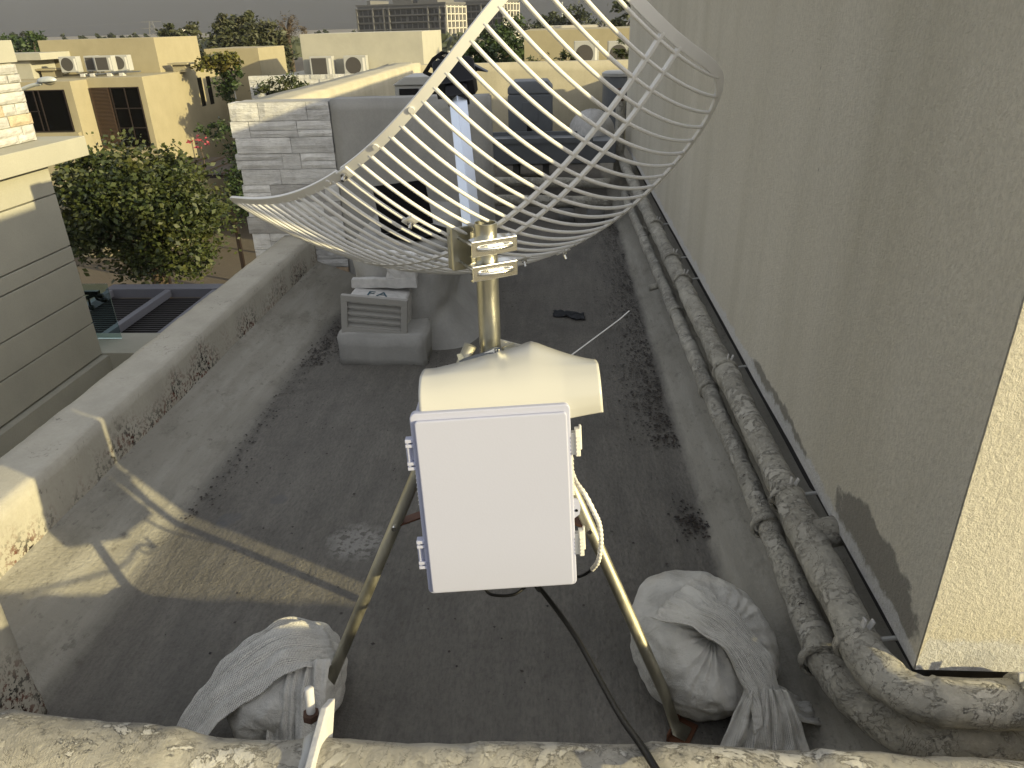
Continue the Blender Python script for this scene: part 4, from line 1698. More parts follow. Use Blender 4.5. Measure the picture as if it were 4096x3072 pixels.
# tall dark condenser with domed top
tc_ = thing('condenser', 'tall dark grey condenser with a sloping-shouldered top seen through the antenna grid', 'air conditioner', (-.33, 9.6, .14))
m = rough_box((-.60, 9.6, .20), (-.055, 10.1, 1.02), .3, .001, 1)
m.build('casing', M['acdark'], tc_, smooth=False, bevel=.008)
m = MB()
m.prism([(-.60, 9.6, 1.022), (-.055, 9.6, 1.022), (-.055, 9.6, 1.09), (-.12, 9.62, 1.165), (-.535, 9.62, 1.165), (-.60, 9.6, 1.09)], (0, .5, 0))
m.build('top_cover', M['acdark'], tc_, bevel=.01)
m = MB()
m.box((-.42, 9.59, .70), (-.23, 9.604, .93))
m.build('service_panel', M['duct'], tc_, bevel=.004)
m = MB()
m.box((-.37, 9.585, .20), (-.31, 9.60, .69))
m.build('cable_slot', M['black'], tc_)
for x in (-.56, -.18):
    m = MB()
    m.box((x, 9.65, -.05), (x + .08, 10.05, .2))
    m.build('foot', M['block'], tc_)
# horizontal condenser with four slots behind the partition
hc = thing('condenser', 'grey slotted condenser peeping over the top of the partition wall', 'air conditioner', (-1.37, 7.9, .6))
m = MB()
m.prism([(-1.63, 7.9, .5), (-1.10, 7.9, .5), (-1.10, 7.9, 1.265), (-1.63, 7.9, 1.265)], (0, .6, 0))
m.build('casing', M['acgrey'], hc, bevel=.012)
m = MB()
m.prism([(-1.65, 7.88, 1.266), (-1.08, 7.88, 1.266), (-1.16, 7.88, 1.345), (-1.52, 7.88, 1.345)], (0, .62, 0))
m.build('lid', M['acgrey'], hc, bevel=.008)
for kx in range(2):
    for kz in range(2):
        m = MB()
        m.box((-1.585 + kx * .235, 7.894, 1.175 - kz * .09), (-1.385 + kx * .235, 7.899, 1.235 - kz * .09))
        m.build('slot', M['black'], hc, bevel=.002)
for x in (-1.5, -1.3):
    m = MB()
    m.box((x, 7.95, -.02), (x + .1, 8.4, .5))
    m.build('foot', M['duct'], hc)
# tank by the wall
tk = thing('water_heater', 'upright grey water heater drum beside the far end of the stucco wall', 'tank', (.86, 11.0, 0))
m = MB()
m.tube([(.86, 11.0, .45), (.86, 11.0, 1.12)], .235, 32)
m.build('drum', M['acdark'], tk, smooth=False)
m = MB()
m.tube([(.86, 11.0, 1.121), (.86, 11.0, 1.16), (.86, 11.0, 1.185)], [.25, .25, .20], 32)
m.build('lid', M['acgrey'], tk)
for kx in (-.15, .0, .15):
    m = MB()
    m.bar((.86 + kx, 10.85, .15), (.86 + kx, 10.85, .45), .03)
    m.build('leg', M['duct'], tk)
# ductwork and pipe rack across the passage
dk = thing('air_duct', 'long dark galvanised duct lying across the passage behind the partition', 'duct', (0, 8.7, .35))
m = MB()
m.box((-.80, 8.62, .36), (.66, 9.2, .60))
m.build('duct_body', M['duct'], dk, bevel=.006)
m = MB()
m.box((-.80, 8.60, .585), (.40, 8.64, .64)).box((-.80, 9.16, .585), (.40, 9.2, .64))
m.build('flange', M['duct'], dk)
m = MB()
m.box((-.86, 8.60, .02), (-.74, 8.66, .62))
m.build('end_frame', M['duct'], dk)
hm = MB()


def hump(u, v):
    a = u * 2 * math.pi
    r = v * (1 + .12 * math.sin(3 * a))
    return (.42 + .27 * r * math.cos(a), 9.35 + .35 * r * math.sin(a), .60 + .26 * (1 - v * v) ** .6 + .02 * nz((math.cos(a), math.sin(a), v), 4))


hm.grid(hump, 40, 14, closed_u=True)
tag(hm.build('canvas_hump', M['peel'], smooth=True), 'peeling canvas-covered duct end with a sunlit top beside the wall', 'duct')
m = MB()
m.tube(line((-.9, 7.95, .30), (.62, 7.75, .30), 20), .05, 14, rf=lag_rf(41))
tag(m.build('cross_pipe', M['lag'], smooth=True), 'upper dim lagged pipe crossing the passage under the dark duct', 'pipe')
m = MB()
m.tube(line((-.85, 7.55, .19), (.62, 7.38, .19), 20), .055, 14, rf=lag_rf(43))
tag(m.build('cross_pipe', M['lag'], smooth=True), 'lower dim lagged pipe crossing the passage just above the two concrete blocks', 'pipe')
for i, (px, lab) in enumerate(((2264, 'concrete block standing under the cross pipes, farther from the wall'), (2380, 'concrete block standing under the cross pipes, nearer the wall'))):
    p = atz(px, 880, 0)
    m = rough_box((p.x - .085, 7.30, 0), (p.x + .085, 7.5, .135), .05, .004, 8, 50 + i)
    tag(m.build('concrete_block', M['block'], smooth=True), lab, 'block', 'concrete blocks under the cross pipes')

# ================================================================== NEIGHBOURING HOUSE ON THE LEFT
nb = thing('neighbour_house', 'neighbouring house with grooved wall, sunlit cornice and white stone turret at far left', 'house', (-6, 6, -6.5))
m = MB()
zg = [.64, .37, -.02, -.42, -.78, -1.12]
prev = .66
cuts = [.30, -.05, -.40, -.72, -1.02]
# groove heights measured on the wall face
cuts = []
for (px, py) in ((223, 775), (301, 1042 - 70), (301, 1042), (340, 1180), (374, 1289)):
    r = ray(px, py)
    t = -5.0 / r.x
    cuts.append((CAM + r * t).z)
cuts = sorted(set(round(c, 2) for c in cuts), reverse=True)
levels = [.675] + [c for c in cuts if c < .6] + [-1.37]
for a, b in zip(levels[:-1], levels[1:]):
    m.box((-9, -2, b + .007), (-5.0, 7.21, a - .007))
m.box((-8.9, -2, -6.5), (-5.05, 7.17, .675))
m.build('grooved_wall', M['houseL'], nb, bevel=.004)
m = MB()
m.box((-9, -2, -1.62), (-4.93, 7.28, -1.385))
m.box((-9, -2, -6.5), (-4.97, 7.24, -1.63))
m.build('base_band', M['houseL'], nb)
m = MB()
m.box((-9.2, -2, .685), (-4.80, 7.62, .875))
m.build('cornice', M['houseL'], nb, bevel=.006)
m = MB()
rs = random.Random(9)
zs = 1.57
while zs > .9:
    h = rs.choice([.075, .09, .10])
    y = 7.34 + rs.uniform(-.012, .012)
    while y > 4.5:
        L = rs.choice([.18, .26, .34, .42])
        y2 = y - L
        tn = rs.uniform(.85, 1.1)
        tn *= .74
        tone = (tn, tn, tn) if rs.random() > .08 else (.74, .62, .46)
        dep = rs.uniform(.012, .026)
        n0 = len(m.f)

        def fs(u, v, y=y, y2=y2, zs=zs, h=h, dep=dep):
            yy = y2 + .004 + (y - y2 - .008) * u
            zz_ = max(zs - h, .878) + .004 + (h - .008) * v
            ed = min(1, min(min(u, 1 - u) * .3, min(v, 1 - v) * h) / .012)
            return (-5.12 + (dep + .012 * nz((0, yy, zz_), 16, 3)) * (.3 + .7 * ed), yy, zz_)
        m.grid(fs, 7, 4)
        m.add([(-5.12 + dep * .5, y - .004, zs - h), (-5.6, y - .004, zs - h), (-5.6, y - .004, zs), (-5.12 + dep * .5, y - .004, zs)], [(0, 1, 2, 3)])
        for i in range(n0, len(m.f)):
            m.tone[i] = tone
        y = y2
    zs -= h
m.build('stone_cladding', M['stone'], nb)
m = MB()
m.box((-8.5, 3, .876), (-5.13, 7.31, 1.58))
m.box((-8.5, 3, 1.581), (-5.10, 7.36, 1.77))
m.build('turret', M['houseL'], nb, bevel=.004)
m = MB()
m.box((-9, 7.215, -6.5), (-4.62, 7.80, -1.36))
m.build('terrace_wall', M['houseL'], nb, bevel=.006)
bal = MB()
bal.box((-6.6, 7.62, -1.355), (-5.0, 7.632, -.70))
tag(bal.build('glass_balustrade', M['glass']), 'green-tinted glass balustrade panel on the neighbour terrace wall', 'balustrade')
gy = thing('exercise_machine', 'dark exercise machine half hidden behind the glass balustrade', 'machine', (-5.6, 8.6, -2.0))
m = MB()
g = lambda x, y: aty(280 + .2893 * x, 1080 + .2893 * y, 9.5)
m.bar(g(205, 310), g(400, 310), .06, .05)
m.bar(g(230, 385), g(395, 315), .06, .05)
m.build('frame', M['blackmatt'], gy)
m = MB()
m.tube(smooth_path([g(345, 350), g(375, 400), g(420, 415), g(470, 412)]), .016, 8)
m.tube([g(360, 385), g(415, 358)], .014, 8)
for q in ((470, 412), (415, 358), (290, 518)):
    c = g(*q)
    m.tube([c + Vector((-.035, 0, 0)), c + Vector((.035, 0, 0))], .035, 10)
m.tube(smooth_path([g(260, 400), g(275, 470), g(290, 518)]), .014, 8)
m.build('handlebar', M['blackmatt'], gy, smooth=True)

# pergola in the garden below
pg = thing('pergola', 'grey pergola with dark slatted roof in the garden beyond the left parapet', 'pergola', (-8.8, 13.5, -6.5))
m = MB()
for x in (-10.2, -8.83, -7.72):
    m.box((x - .07, 10.4, -3.62), (x + .07, 15.6, -3.46))
m.box((-10.3, 15.6, -3.66), (-5.2, 15.95, -3.44))
m.box((-10.3, 10.2, -3.66), (-5.2, 10.4, -3.44))
m.box((-6.5, 10.4, -3.62), (-6.36, 15.6, -3.46))
m.build('beam_frame', M['perg'], pg, bevel=.01)
m = MB()
y = 10.5
while y < 15.55:
    m.box((-10.2, y, -3.66), (-5.3, y + .05, -3.625))
    y += .115
m.build('slats', M['slat'], pg)
for (x, y) in ((-10.2, 15.7), (-5.3, 15.7), (-10.2, 10.3), (-5.3, 10.3)):
    m = MB()
    m.box((x - .08, y - .08, -6.5), (x + .08, y + .08, -3.67))
    m.build('post', M['perg'], pg)
m = MB()
m.box((-10.2, 10.45, -6.49), (-5.3, 15.6, -6.44))
tag(m.build('pergola_deck', M['slat']), None, None, kind='structure')

# ================================================================== HOUSE A (tan, beyond the tree)
ha = thing('tan_house', 'tan house with brown shutters and rooftop condensers beyond the round tree', 'house', (-17, 32, -6.5))
m = MB()
m.box((-23, 28.9, -6.5), (-18.23, 37, .24))
m.box((-18.23, 30.0, -6.5), (-16.0, 37.5, .285))
m.build('lower_wall', M['houseA'], ha, bevel=.01)
m = MB()
m.box((-21.75, 33, .28), (-16.72, 37.1, 1.62))
m.build('upper_wall', M['houseA'], ha, bevel=.01)
m = MB()
m.box((-16.6, 37.3, -6.5), (-14.0, 41, 1.05))
m.build('rear_wall', M['houseA'], ha, bevel=.01)


def window(parent, x0, x1, z0, z1, y, bars_x=(), bars_z=(), shut=None):
    m = MB()
    m.box((x0, y - .012, z0), (x1, y - .004, z1))
    pane = m.build('window', M['glassdark'], parent)
    m = MB()
    w = .036
    for bx_ in bars_x:
        m.box((bx_ - w / 2, y - .05, z0), (bx_ + w / 2, y - .014, z1))
    for (a, b, zb_) in bars_z:
        m.box((a, y - .048, zb_ - w / 2), (b, y - .016, zb_ + w / 2))
    m.build('frame', M['frame'], pane)
    if shut:
        m = MB()
        zc = z0
        while zc < z1:
            m.box((shut[0], y - .075, zc), (shut[1], y - .02, zc + .03))
            zc += .05
        m.box((shut[0], y - .08, z0), (shut[0] + .04, y - .015, z1)).box((shut[1] - .04, y - .08, z0), (shut[1], y - .015, z1))
        m.build('shutter', M['shutter'], pane)
    return pane


window(ha, -20.6, -18.53, -1.55, -.05, 28.9, (-19.75, -19.55, -20.55, -18.56), ((-20.6, -18.53, -.06), (-20.6, -18.53, -1.53), (-20.6, -19.7, -.8)))
window(ha, -18.18, -16.22, -2.32, -.07, 30.0, (-17.36, -16.24, -16.80), ((-17.4, -16.22, -.85), (-17.4, -16.22, -1.58), (-17.4, -16.22, -.09), (-17.4, -16.22, -2.29)), (-18.18, -17.42))
for yy in (34.7, 35.6):
    m = MB()
    m.box((-16.004, yy, -1.25), (-15.992, yy + .42, -.05))
    m.build('slit_window', M['glassdark'], ha)
m = MB()
m.box((-20.9, 28.7, -1.72), (-18.3, 28.9, -1.57))
m.build('sill', M['houseA'], ha)
m = MB()
m.box((-17.7, 34, .286), (-17.5, 34.4, .31))
m.build('roof_kerb', M['peel'], ha)
# things on its roof
labs = ['pale condenser at the left end of the row on the tan house roof', 'narrow pale condenser on the tan house roof with a tall dark grille', 'third pale condenser on the tan house roof, beside the wide dark grille', 'pale condenser at the right end of the row on the tan house roof']
for i, (px, lab) in enumerate(zip((285, 375, 425, 490), labs)):
    p = aty(px, 300, 31.3 + (.0 if i in (0, 2) else .35))
    condenser('condenser', lab, (p.x, 31.3 + (.0 if i in (0, 2) else .35), .40), .72 if i != 1 else .5, .34, .62, 'acgrey', 'condensers on the tan house roof', grille='front' if i in (0, 3) else 'box')
m = MB()
p0, p1 = aty(330, 300, 30.9), aty(560, 285, 30.9)
m.bar(p0, p1, .12, .05)
m.tube([p0 + Vector((.3, -.05, -.02)), p1 + Vector((-.5, -.05, .03))], .03, 8)
tag(m.build('cable_tray', M['duct']), 'dark cable tray in front of the condensers on the tan house roof', 'cable tray')
m = MB()
for x in (-18.9, -18.5, -17.8, -17.3):
    m.box((x, 30.75, .29), (x + .16, 31.0, .40))
tag(m.build('roof_pads', M['peel']), 'row of pale pads carrying the cable tray on the tan house roof', 'pads')
for (px, py, yy, lab) in ((190, 285, 31.5, 'small capped masonry stack left of the condensers on the tan house roof'), (715, 262, 33.2, 'small capped masonry stack before the bright wall of the tan house')):
    p = aty(px, py, yy)
    st = thing('vent_stack', lab, 'vent', (p.x, yy, p.z - .4), 'capped stacks on the tan house roof')
    m = MB()
    m.box((p.x - .28, yy, .27), (p.x + .28, yy + .5, p.z + .03))
    m.build('stack', M['houseA'], st)
    m = MB()
    m.box((p.x - .42, yy - .12, p.z + .032), (p.x + .42, yy + .62, p.z + .10))
    m.build('cap', M['houseA'], st)
cn_ = thing('roof_canopy', 'flat yellowish canopy slab on a stub wall, left end of the tan house roof', 'canopy', (-20.5, 31, .24))
q1, q2, q3 = aty(157, 212, 31), aty(157, 240, 31), aty(121, 304, 31)
m = MB()
m.box((q1.x - 3, 31, q2.z), (q1.x, 33, q1.z))
m.build('slab', M['houseL'], cn_)
m = MB()
m.box((q3.x - 2.5, 31.2, .20), (q3.x, 32.8, q2.z - .003))
m.build('stub_wall', M['houseL'], cn_)
# street lamp between
slm = thing('street_lamp', 'grey street lamp head on a curved arm before the tan house', 'street lamp', (-12.0, 15, -6.5))
LY = 15.0
a0, a1, a2 = aty(60, 375, LY), aty(118, 345, LY), aty(165, 334, LY)
m = MB()
base = a0 + Vector((-.35, 0, -.25))
m.tube([(base.x - .15, LY, -6.5), (base.x - .12, LY, base.z - .6)] + smooth_path([(base.x - .1, LY, base.z - .5), base, a0, a1, a2], 6), .035, 12)
m.build('pole', M['lamp'], slm, smooth=True)
hc_ = aty(188, 325, LY)


def lh(u, v):
    a = u * 2 * math.pi
    t = v * 2 - 1
    r = max(0.0, 1 - abs(t) ** 2.6) ** .5
    return (hc_.x + .20 * t, hc_.y + .09 * r * math.cos(a), hc_.z + .012 * t + (.085 if math.sin(a) > 0 else .03) * r * math.sin(a))


m = MB()
m.grid(lh, 20, 20, closed_u=True)
m.build('lamp_head', M['lamp'], slm, smooth=True)
m = MB()
lc = hc_ + Vector((.04, 0, -.03))
m.grid(lambda u, v: (lc.x + .12 * v * math.cos(u * 6.283), lc.y + .07 * v * math.sin(u * 6.283), lc.z - .045 * (1 - v * v)), 20, 8, closed_u=True)
m.build('lens', M['lens'], slm, smooth=True)

# ================================================================== HOUSE B (pale) with stone parapet
hb = thing('pale_house', 'pale house block with stone-faced lower wing and two condensers, right of the big tree', 'house', (-8, 34, -6.5))
m = MB()
SB = 32 / 36
m.box((-11.74 * SB, 32.6, -.05), (-6.10 * SB, 38, 1.60))
m.build('upper_wall', M['houseB'], hb, bevel=.01)
m = MB()
m.box((-12.4, 31.6, -6.5), (-4.5, 39, -.035))
m.build('lower_wall', M['houseB'], hb)
m = MB()
rs = random.Random(5)
zs = .13
while zs > -1.7:
    h = rs.choice([.10, .13, .16])
    x = -12.42
    while x < -4.6:
        L = rs.choice([.25, .4, .6])
        x2 = min(x + L, -4.5)
        if not (-11.75 < x < -9.6 and -1.6 < zs < -.42):
            tn = rs.uniform(.75, 1.0)
            dep = rs.uniform(.02, .06)
            n0 = len(m.f)
            m.box((x, 31.6 - dep, zs - h + .006), (x2 - .008, 31.75, zs))
            for i in range(n0, len(m.f)):
                m.tone[i] = (tn, tn, tn * .97)
        x = x2
    zs -= h
m.build('stone_parapet', M['stone'], hb)
m = MB()
m.box((-11.8, 31.55, -1.6), (-9.6, 31.62, -.42))
m.build('recess', M['glassdark'], hb)
for (px, lab, g_) in ((1290, 'pale condenser with dark square grille on the pale house roof', 'box'), (1425, 'pale condenser with round fan grille on the pale house roof', 'front')):
    p = aty(px, 290, 32.1)
    condenser('condenser', lab, (p.x, 32.05, -.02), .92, .38, .80, 'acgrey', 'condensers on the pale house roof', grille=g_)
p = aty(1600, 260, 32.3)
st = thing('vent_stack', 'small capped stack right of the condensers on the pale house roof', 'vent', (p.x, 32.3, 0))
m = MB()
m.box((p.x - .33, 32.3, -.03), (p.x + .33, 32.8, p.z - .0))
m.build('stack', M['houseB'], st)
m = MB()
m.box((p.x - .45, 32.2, p.z + .002), (p.x + .45, 32.9, p.z + .08))
m.build('cap', M['houseB'], st)

# house C right
hcx = thing('ochre_house', 'ochre house block at the right beyond the back parapet', 'house', (1, 28, -6.5))
m = MB()
m.box((-1.14, 28, -6.5), (9, 36, 1.56))
m.build('wall', M['houseA'], hcx, bevel=.01)
for (px, py, lab, yy) in ((2345, 220, 'pale condenser by the ochre wall seen through the grid, left one', 26.5), (2480, 225, 'pale condenser by the ochre wall seen through the grid, next to the stucco wall', 26.5)):
    p = aty(px, 245, yy)
    condenser('condenser', lab, (p.x, yy, p.z - .25), .8, .4, .85, 'acgrey', 'condensers by the ochre house')
m = MB()
m.box((-1.1, 25.5, -6.5), (5, 27.5, .35))
tag(m.build('lower_wing', M['houseA']), 'low ochre wing carrying the condensers, behind the back parapet', 'building')

# far pale buildings right of house B
fb_ = [(-4.6, 44, 2.4, 1.2, 'pale flat-roofed house just right of the pale house block'), (-3.2, 58, 6.5, .9, 'low white flat-roofed house far behind the antenna rim'), (-.5, 66, 3.6, 1.35, 'small white rooftop house far behind the antenna grid')]
for (x, y, w, z, lab) in fb_:
    t = thing('far_house', lab, 'house', (x + w / 2, y, -6.5))
    m = MB()
    m.box((x, y, -6.5), (x + w, y + 5, z))
    m.build('wall', M['farwhite'], t)
    m = MB()
    m.box((x - .1, y - .3, z + .003), (x + w + .1, y + 5.1, z + .18))
    m.build('roof_slab', M['farwhite'], t)
    for k in range(3):
        m = MB()
        m.box((x + w * (.15 + .28 * k), y - .02, z - 1.4), (x + w * (.15 + .28 * k) + w * .13, y - .005, z - .5))
        m.build('window', M['farglass'], t)


# ================================================================== APARTMENT BLOCKS FAR AWAY
def block(name, label, pxl, pxr, pyt, pyb, y, rot, depth, endl, floors, bays, tops=()):
    a = aty(pxl, pyt, y)
    b = aty(pxr, pyt, y)
    w = (b.x - a.x) / math.cos(rot)
    h = a.z + 6.5
    t = thing(name, label, 'apartment block', (a.x, y, -6.5))
    mt = Matrix.Translation((a.x, y, -6.5)) @ Matrix.Rotation(rot, 4, 'Z')
    m = MB()
    m.box((0, 0, 0), (w, depth, h), mt)
    m.build('body', M['fargrey'], t)
    z0 = 1.5
    fh = (h - z0 - .8) / floors
    for f in range(floors):
        for k in range(bays):
            m = MB()
            x0 = w * (k + .10) / bays
            x1 = w * (k + .92) / bays
            if (k * 7 + f * 3) % 5 == 0:
                x0 += w / bays * .3
            m.box((x0, -.06, z0 + f * fh + .25), (x1, -.01, z0 + f * fh + fh - .35), mt)
            m.build('window', M['farglass'], t)
    m = MB()
    for f in range(floors + 1):
        m.box((0, -.7, z0 + f * fh - .12), (w, .0, z0 + f * fh + .14), mt)
    m.build('balcony_slabs', M['fargrey'], t)
    rr = random.Random(pxl)
    for k in range(bays + 1):
        if k == 0 or rr.random() < .4:
            m = MB()
            m.box((w * k / bays - .22, -.75, .5), (w * k / bays + .22, -.02, h - rr.choice([.6, 3.5, .6])), mt)
            m.build('fin', M['fargrey'], t)
    m = MB()
    ne = 5
    for k in range(ne):
        m.box((w + .02, depth * (k + .25) / ne, 1.0), (w + .08, depth * (k + .7) / ne, h - 1.2), mt)
    m.build('end_windows', M['farglass'], t)
    m = MB()
    for f in range(floors + 1):
        m.box((w + .0, 0, z0 + f * fh - .15), (w + .5, depth, z0 + f * fh + .15), mt)
    for k in range(ne + 1):
        m.box((w + .0, depth * k / ne - .25, .5), (w + .5, depth * k / ne + .3, h - .4), mt)
    m.build('end_frame', M['farwhite'], t)
    m = MB()
    m.box((-.3, -.3, h), (w + .3, depth + .3, h + .5), mt)
    for (u0, u1, hh) in tops:
        m.box((w * u0, 1, h + .5), (w * u1, depth - 1, h + hh), mt)
    m.build('roof', M['fargrey'], t)
    return t


block('apartment_block', 'long grey six-storey apartment block with sunlit right end on the horizon', 1428, 1800, 28, 130, 260, R(-20), 13, 0, 6, 16, ((.40, .62, 1.9), (.68, .9, 2.6), (.1, .14, 1.6)))
block('apartment_block', 'second shorter apartment block behind the antenna rim, right of the long one', 1862, 2014, 8, 130, 275, R(-20), 13, 0, 6, 7, ((.7, .95, 1.8),))


# ================================================================== TREES
def leaf_cloud(m, c, rad, n, size, rng, shell=.55, elong=1.6, droop=0., clumps=None):
    c = Vector(c)
    cl = []
    for i in range(clumps or max(6, int(n / 70))):
        while True:
            d = Vector((rng.uniform(-1, 1), rng.uniform(-1, 1), rng.uniform(-1, 1)))
            if .15 < d.length < 1:
                break
        d = d.normalized() * (shell + (1 - shell) * rng.random() ** .7) * rng.uniform(.8, 1.06)
        cl.append((Vector((d.x * rad[0], d.y * rad[1], d.z * rad[2])), rng.uniform(.16, .34)))
    rm = sum(rad) / 3
    for i in range(n):
        p, s = rng.choice(cl)
        g = Vector((rng.gauss(0, 1), rng.gauss(0, 1), rng.gauss(0, .75))) * s * rm * .62
        q = c + p + g
        q.z -= droop * g.length
        a = Vector((rng.uniform(-1, 1), rng.uniform(-1, 1), rng.uniform(-.8, .5))).normalized()
        b = a.orthogonal().normalized()
        b = (b * math.cos(i) + a.cross(b) * math.sin(i))
        L = size * rng.uniform(.45, 1.45)
        wd = L / elong
        m.v += [q - a * L * .5, q + b * wd * .5 - a * L * .05, q + a * L * .5, q - b * wd * .5 - a * L * .05]
        o = len(m.v) - 4
        m.f.append((o, o + 1, o + 2, o + 3))
    return cl


def tree(name, label, cat, c, rad, n, size, mat, zbase, rng, trunk_r=.12, group=None, shell=.55, trunk_off=(0, 0), elong=1.6, extra=None, limbs=7, droop=0, clumps=None):
    c = Vector(c)
    t = thing(name, label, cat, (c.x, c.y, zbase), group)
    m = MB()
    cl = leaf_cloud(m, c, rad, n, size, rng, shell, elong, droop, clumps)
    if extra:
        for e in extra:
            leaf_cloud(m, e[0], e[1], e[2], size, rng, .4, elong)
    m.build('crown', M[mat], t)
    m = MB()
    fork = c + Vector((trunk_off[0], trunk_off[1], -rad[2] * .55))
    base = Vector((fork.x, fork.y, zbase))
    m.tube([base, base.lerp(fork, .5) + Vector((.05, 0, 0)), fork], [trunk_r * 1.25, trunk_r, trunk_r * .8], 10)
    for i in range(limbs):
        p, s = cl[i % len(cl)]
        e = c + p * .85
        m.tube(smooth_path([fork - Vector((0, 0, .1)), fork.lerp(e, .5) + Vector((0, 0, rad[2] * .12)), e], 5), [trunk_r * (.6 - .5 * k / 10) for k in range(11)], 6)
    m.build('trunk', M['bark'], t, smooth=True)
    return t


rg = random.Random(21)
tree('round_tree', 'dense round green tree in the street between the two houses', 'tree', (-10.95, 19, -2.55), (2.05, 1.9, 1.72), 24000, .135, 'leafA', -6.5, rg, .22, extra=[((-9.9, 18.3, -1.9), (.9, .8, .7), 1800), ((-11.6, 18.3, -1.3), (.9, .8, .5), 1500)], limbs=12, clumps=150)
rg = random.Random(22)
tree('dark_shrub', 'tall dark green shrub between the round tree and the stone-clad wall', 'shrub', (-9.75, 23.5, -2.4), (.85, .8, 1.5), 5200, .12, 'leafD', -6.5, rg, .10, elong=2.2, droop=.5, clumps=60, extra=[((-10.3, 23.3, -.95), (.7, .4, .25), 700)])
tree('flowering_shrub', 'sparse pink-flowered shrub on the ledge by the tan house', 'shrub', (-12.35, 26.0, -1.65), (.35, .3, .3), 55, .10, 'pink', -2.6, rg, .02, limbs=5, clumps=14)
m = MB()
m.box((-14.3, 25.2, -2.72), (-11.2, 29, -2.6))
for k in range(5):
    m.box((-14.3 + k * .7, 25.15, -2.598), (-14.22 + k * .7, 29.05, -2.55))
for (x, y) in ((-14.2, 25.3), (-11.3, 25.3), (-14.2, 28.8), (-11.3, 28.8)):
    m.box((x - .06, y - .06, -6.5), (x + .06, y + .06, -2.721))
tag(m.build('brown_canopy', M['frame']), 'brown slatted canopy roof at the foot of the tan house', 'canopy')
rg = random.Random(23)
tree('big_tree', 'big feathery olive-green tree behind the tan and pale houses', 'tree', (-19.0, 48, .45), (2.2, 2, 1.9), 15000, .29, 'leafB', -6.5, rg, .35, elong=2.5, extra=[((-19.7, 48, 2.0), (.75, .8, .75), 1300), ((-18.3, 48, 2.25), (.6, .7, .65), 1000), ((-17.0, 47.6, .6), (1.2, 1, 1.7), 3000), ((-17.3, 47, -1.2), (1.5, 1, 1.4), 3000), ((-20.4, 47.5, 1.1), (.7, .7, .8), 800)], limbs=10, clumps=120)
rg = random.Random(24)
tree('bare_tree', 'brownish half-bare tree at the right shoulder of the big tree', 'tree', (-16.55, 49.5, 2.0), (.85, .6, .75), 900, .16, 'leafbrown', -6.5, rg, .16, elong=5, limbs=14, clumps=40, extra=[((-15.5, 49.5, 1.55), (.7, .5, .5), 450)])
rg = random.Random(25)
tree('yellow_tree', 'small yellow-green tree just left of the big tree on the skyline', 'tree', (-25.3, 54, 1.55), (1.7, 1, .9), 1600, .24, 'leafB', -6.5, rg, .2, limbs=5)
# dark trees in the gap at right of house B, and by the stucco wall
for (px, py, yy, rx, rz, lab) in ((1985, 215, 38, 1.0, 1.3, 'dark bushy tree behind the back parapet under the antenna rim'), (2055, 190, 40, 1.0, 1.5, 'dark bushy tree touching the left edge of the ochre house'), (1905, 225, 36, .8, .8, 'low dark bush left of the bushy trees behind the back parapet')):
    p = aty(px, py, yy)
    rg = random.Random(px)
    tree('bushy_tree', lab, 'tree', (p.x, yy, p.z), (rx, rx, rz), 2600, .17, 'leafD', -6.5, rg, .12, limbs=5)
for (px, py, yy, rx, rz, lab) in ((2195, 85, 90, 1.1, .9, 'small round tree on the skyline beside the thin mast'), (2290, 75, 80, 2.0, 1.2, 'spreading tree on the skyline above the ochre house'), (2500, 75, 62, 1.1, 1.4, 'rounded tree on the skyline against the stucco wall edge'), (2390, 108, 95, 3.6, .6, 'low flat tree on the skyline above the ochre house'), (2120, 120, 95, 3.0, .7, 'low tree on the skyline just right of the second apartment block')):
    p = aty(px, py, yy)
    rg = random.Random(px + 1)
    tree('skyline_tree', lab, 'tree', (p.x, yy, p.z), (rx, rx, rz), 1100, .3, 'leafF', -6.5, rg, .15, limbs=4)
# thin mast on the skyline
m = MB()
p = aty(2248, 100, 120)
m.tube([(p.x, 120, -6.5), (p.x, 120, p.z + 3.0)], .10, 6)
tag(m.build('thin_mast', M['lamp']), 'thin grey mast standing on the skyline above the ochre house', 'mast')
# trees along the horizon at left
hz = [(10, 135), (45, 142), (60, 140), (85, 150), (105, 146), (135, 130), (150, 135), (165, 142), (195, 145), (245, 148), (260, 150), (335, 150), (360, 142), (372, 148), (400, 135), (415, 138), (440, 140), (458, 135), (480, 140), (500, 142), (520, 145), (545, 142), (575, 148), (845, 148), (1255, 125), (1290, 128), (1320, 124), (1350, 132), (1400, 130), (1420, 132), (790, 140)]
proto = {}
for i, (px, py) in enumerate(hz):
    yy = 190
    p = aty(px, py, yy)
    kind = i % 5
    if kind not in proto:
        rg = random.Random(90 + kind)
        t = thing('horizon_tree', 'small dark tree in the far row along the horizon', 'tree', (0, 0, 0), 'trees along the horizon')
        m = MB()
        rx = [1.1, .8, 1.6, 1.0, 1.3][kind]
        leaf_cloud(m, (0, 0, 0), (rx, 1.0, [1.5, 1.9, 1.0, 1.6, 1.2][kind]), 330, .55, rg, .35, 1.6)
        m.build('crown', M['leafF'], t)
        m = MB()
        m.tube([(0, 0, -9), (0, 0, -.3)], .16, 6)
        m.build('trunk', M['bark'], t)
        proto[kind] = t
    else:
        src = proto[kind]
        t = src.copy()
        COL.objects.link(t)
        for ch in list(src.children):
            c2 = ch.copy()
            COL.objects.link(c2)
            c2.parent = t
    t.location = (p.x, yy + rg.uniform(-8, 8), p.z - 1.15)
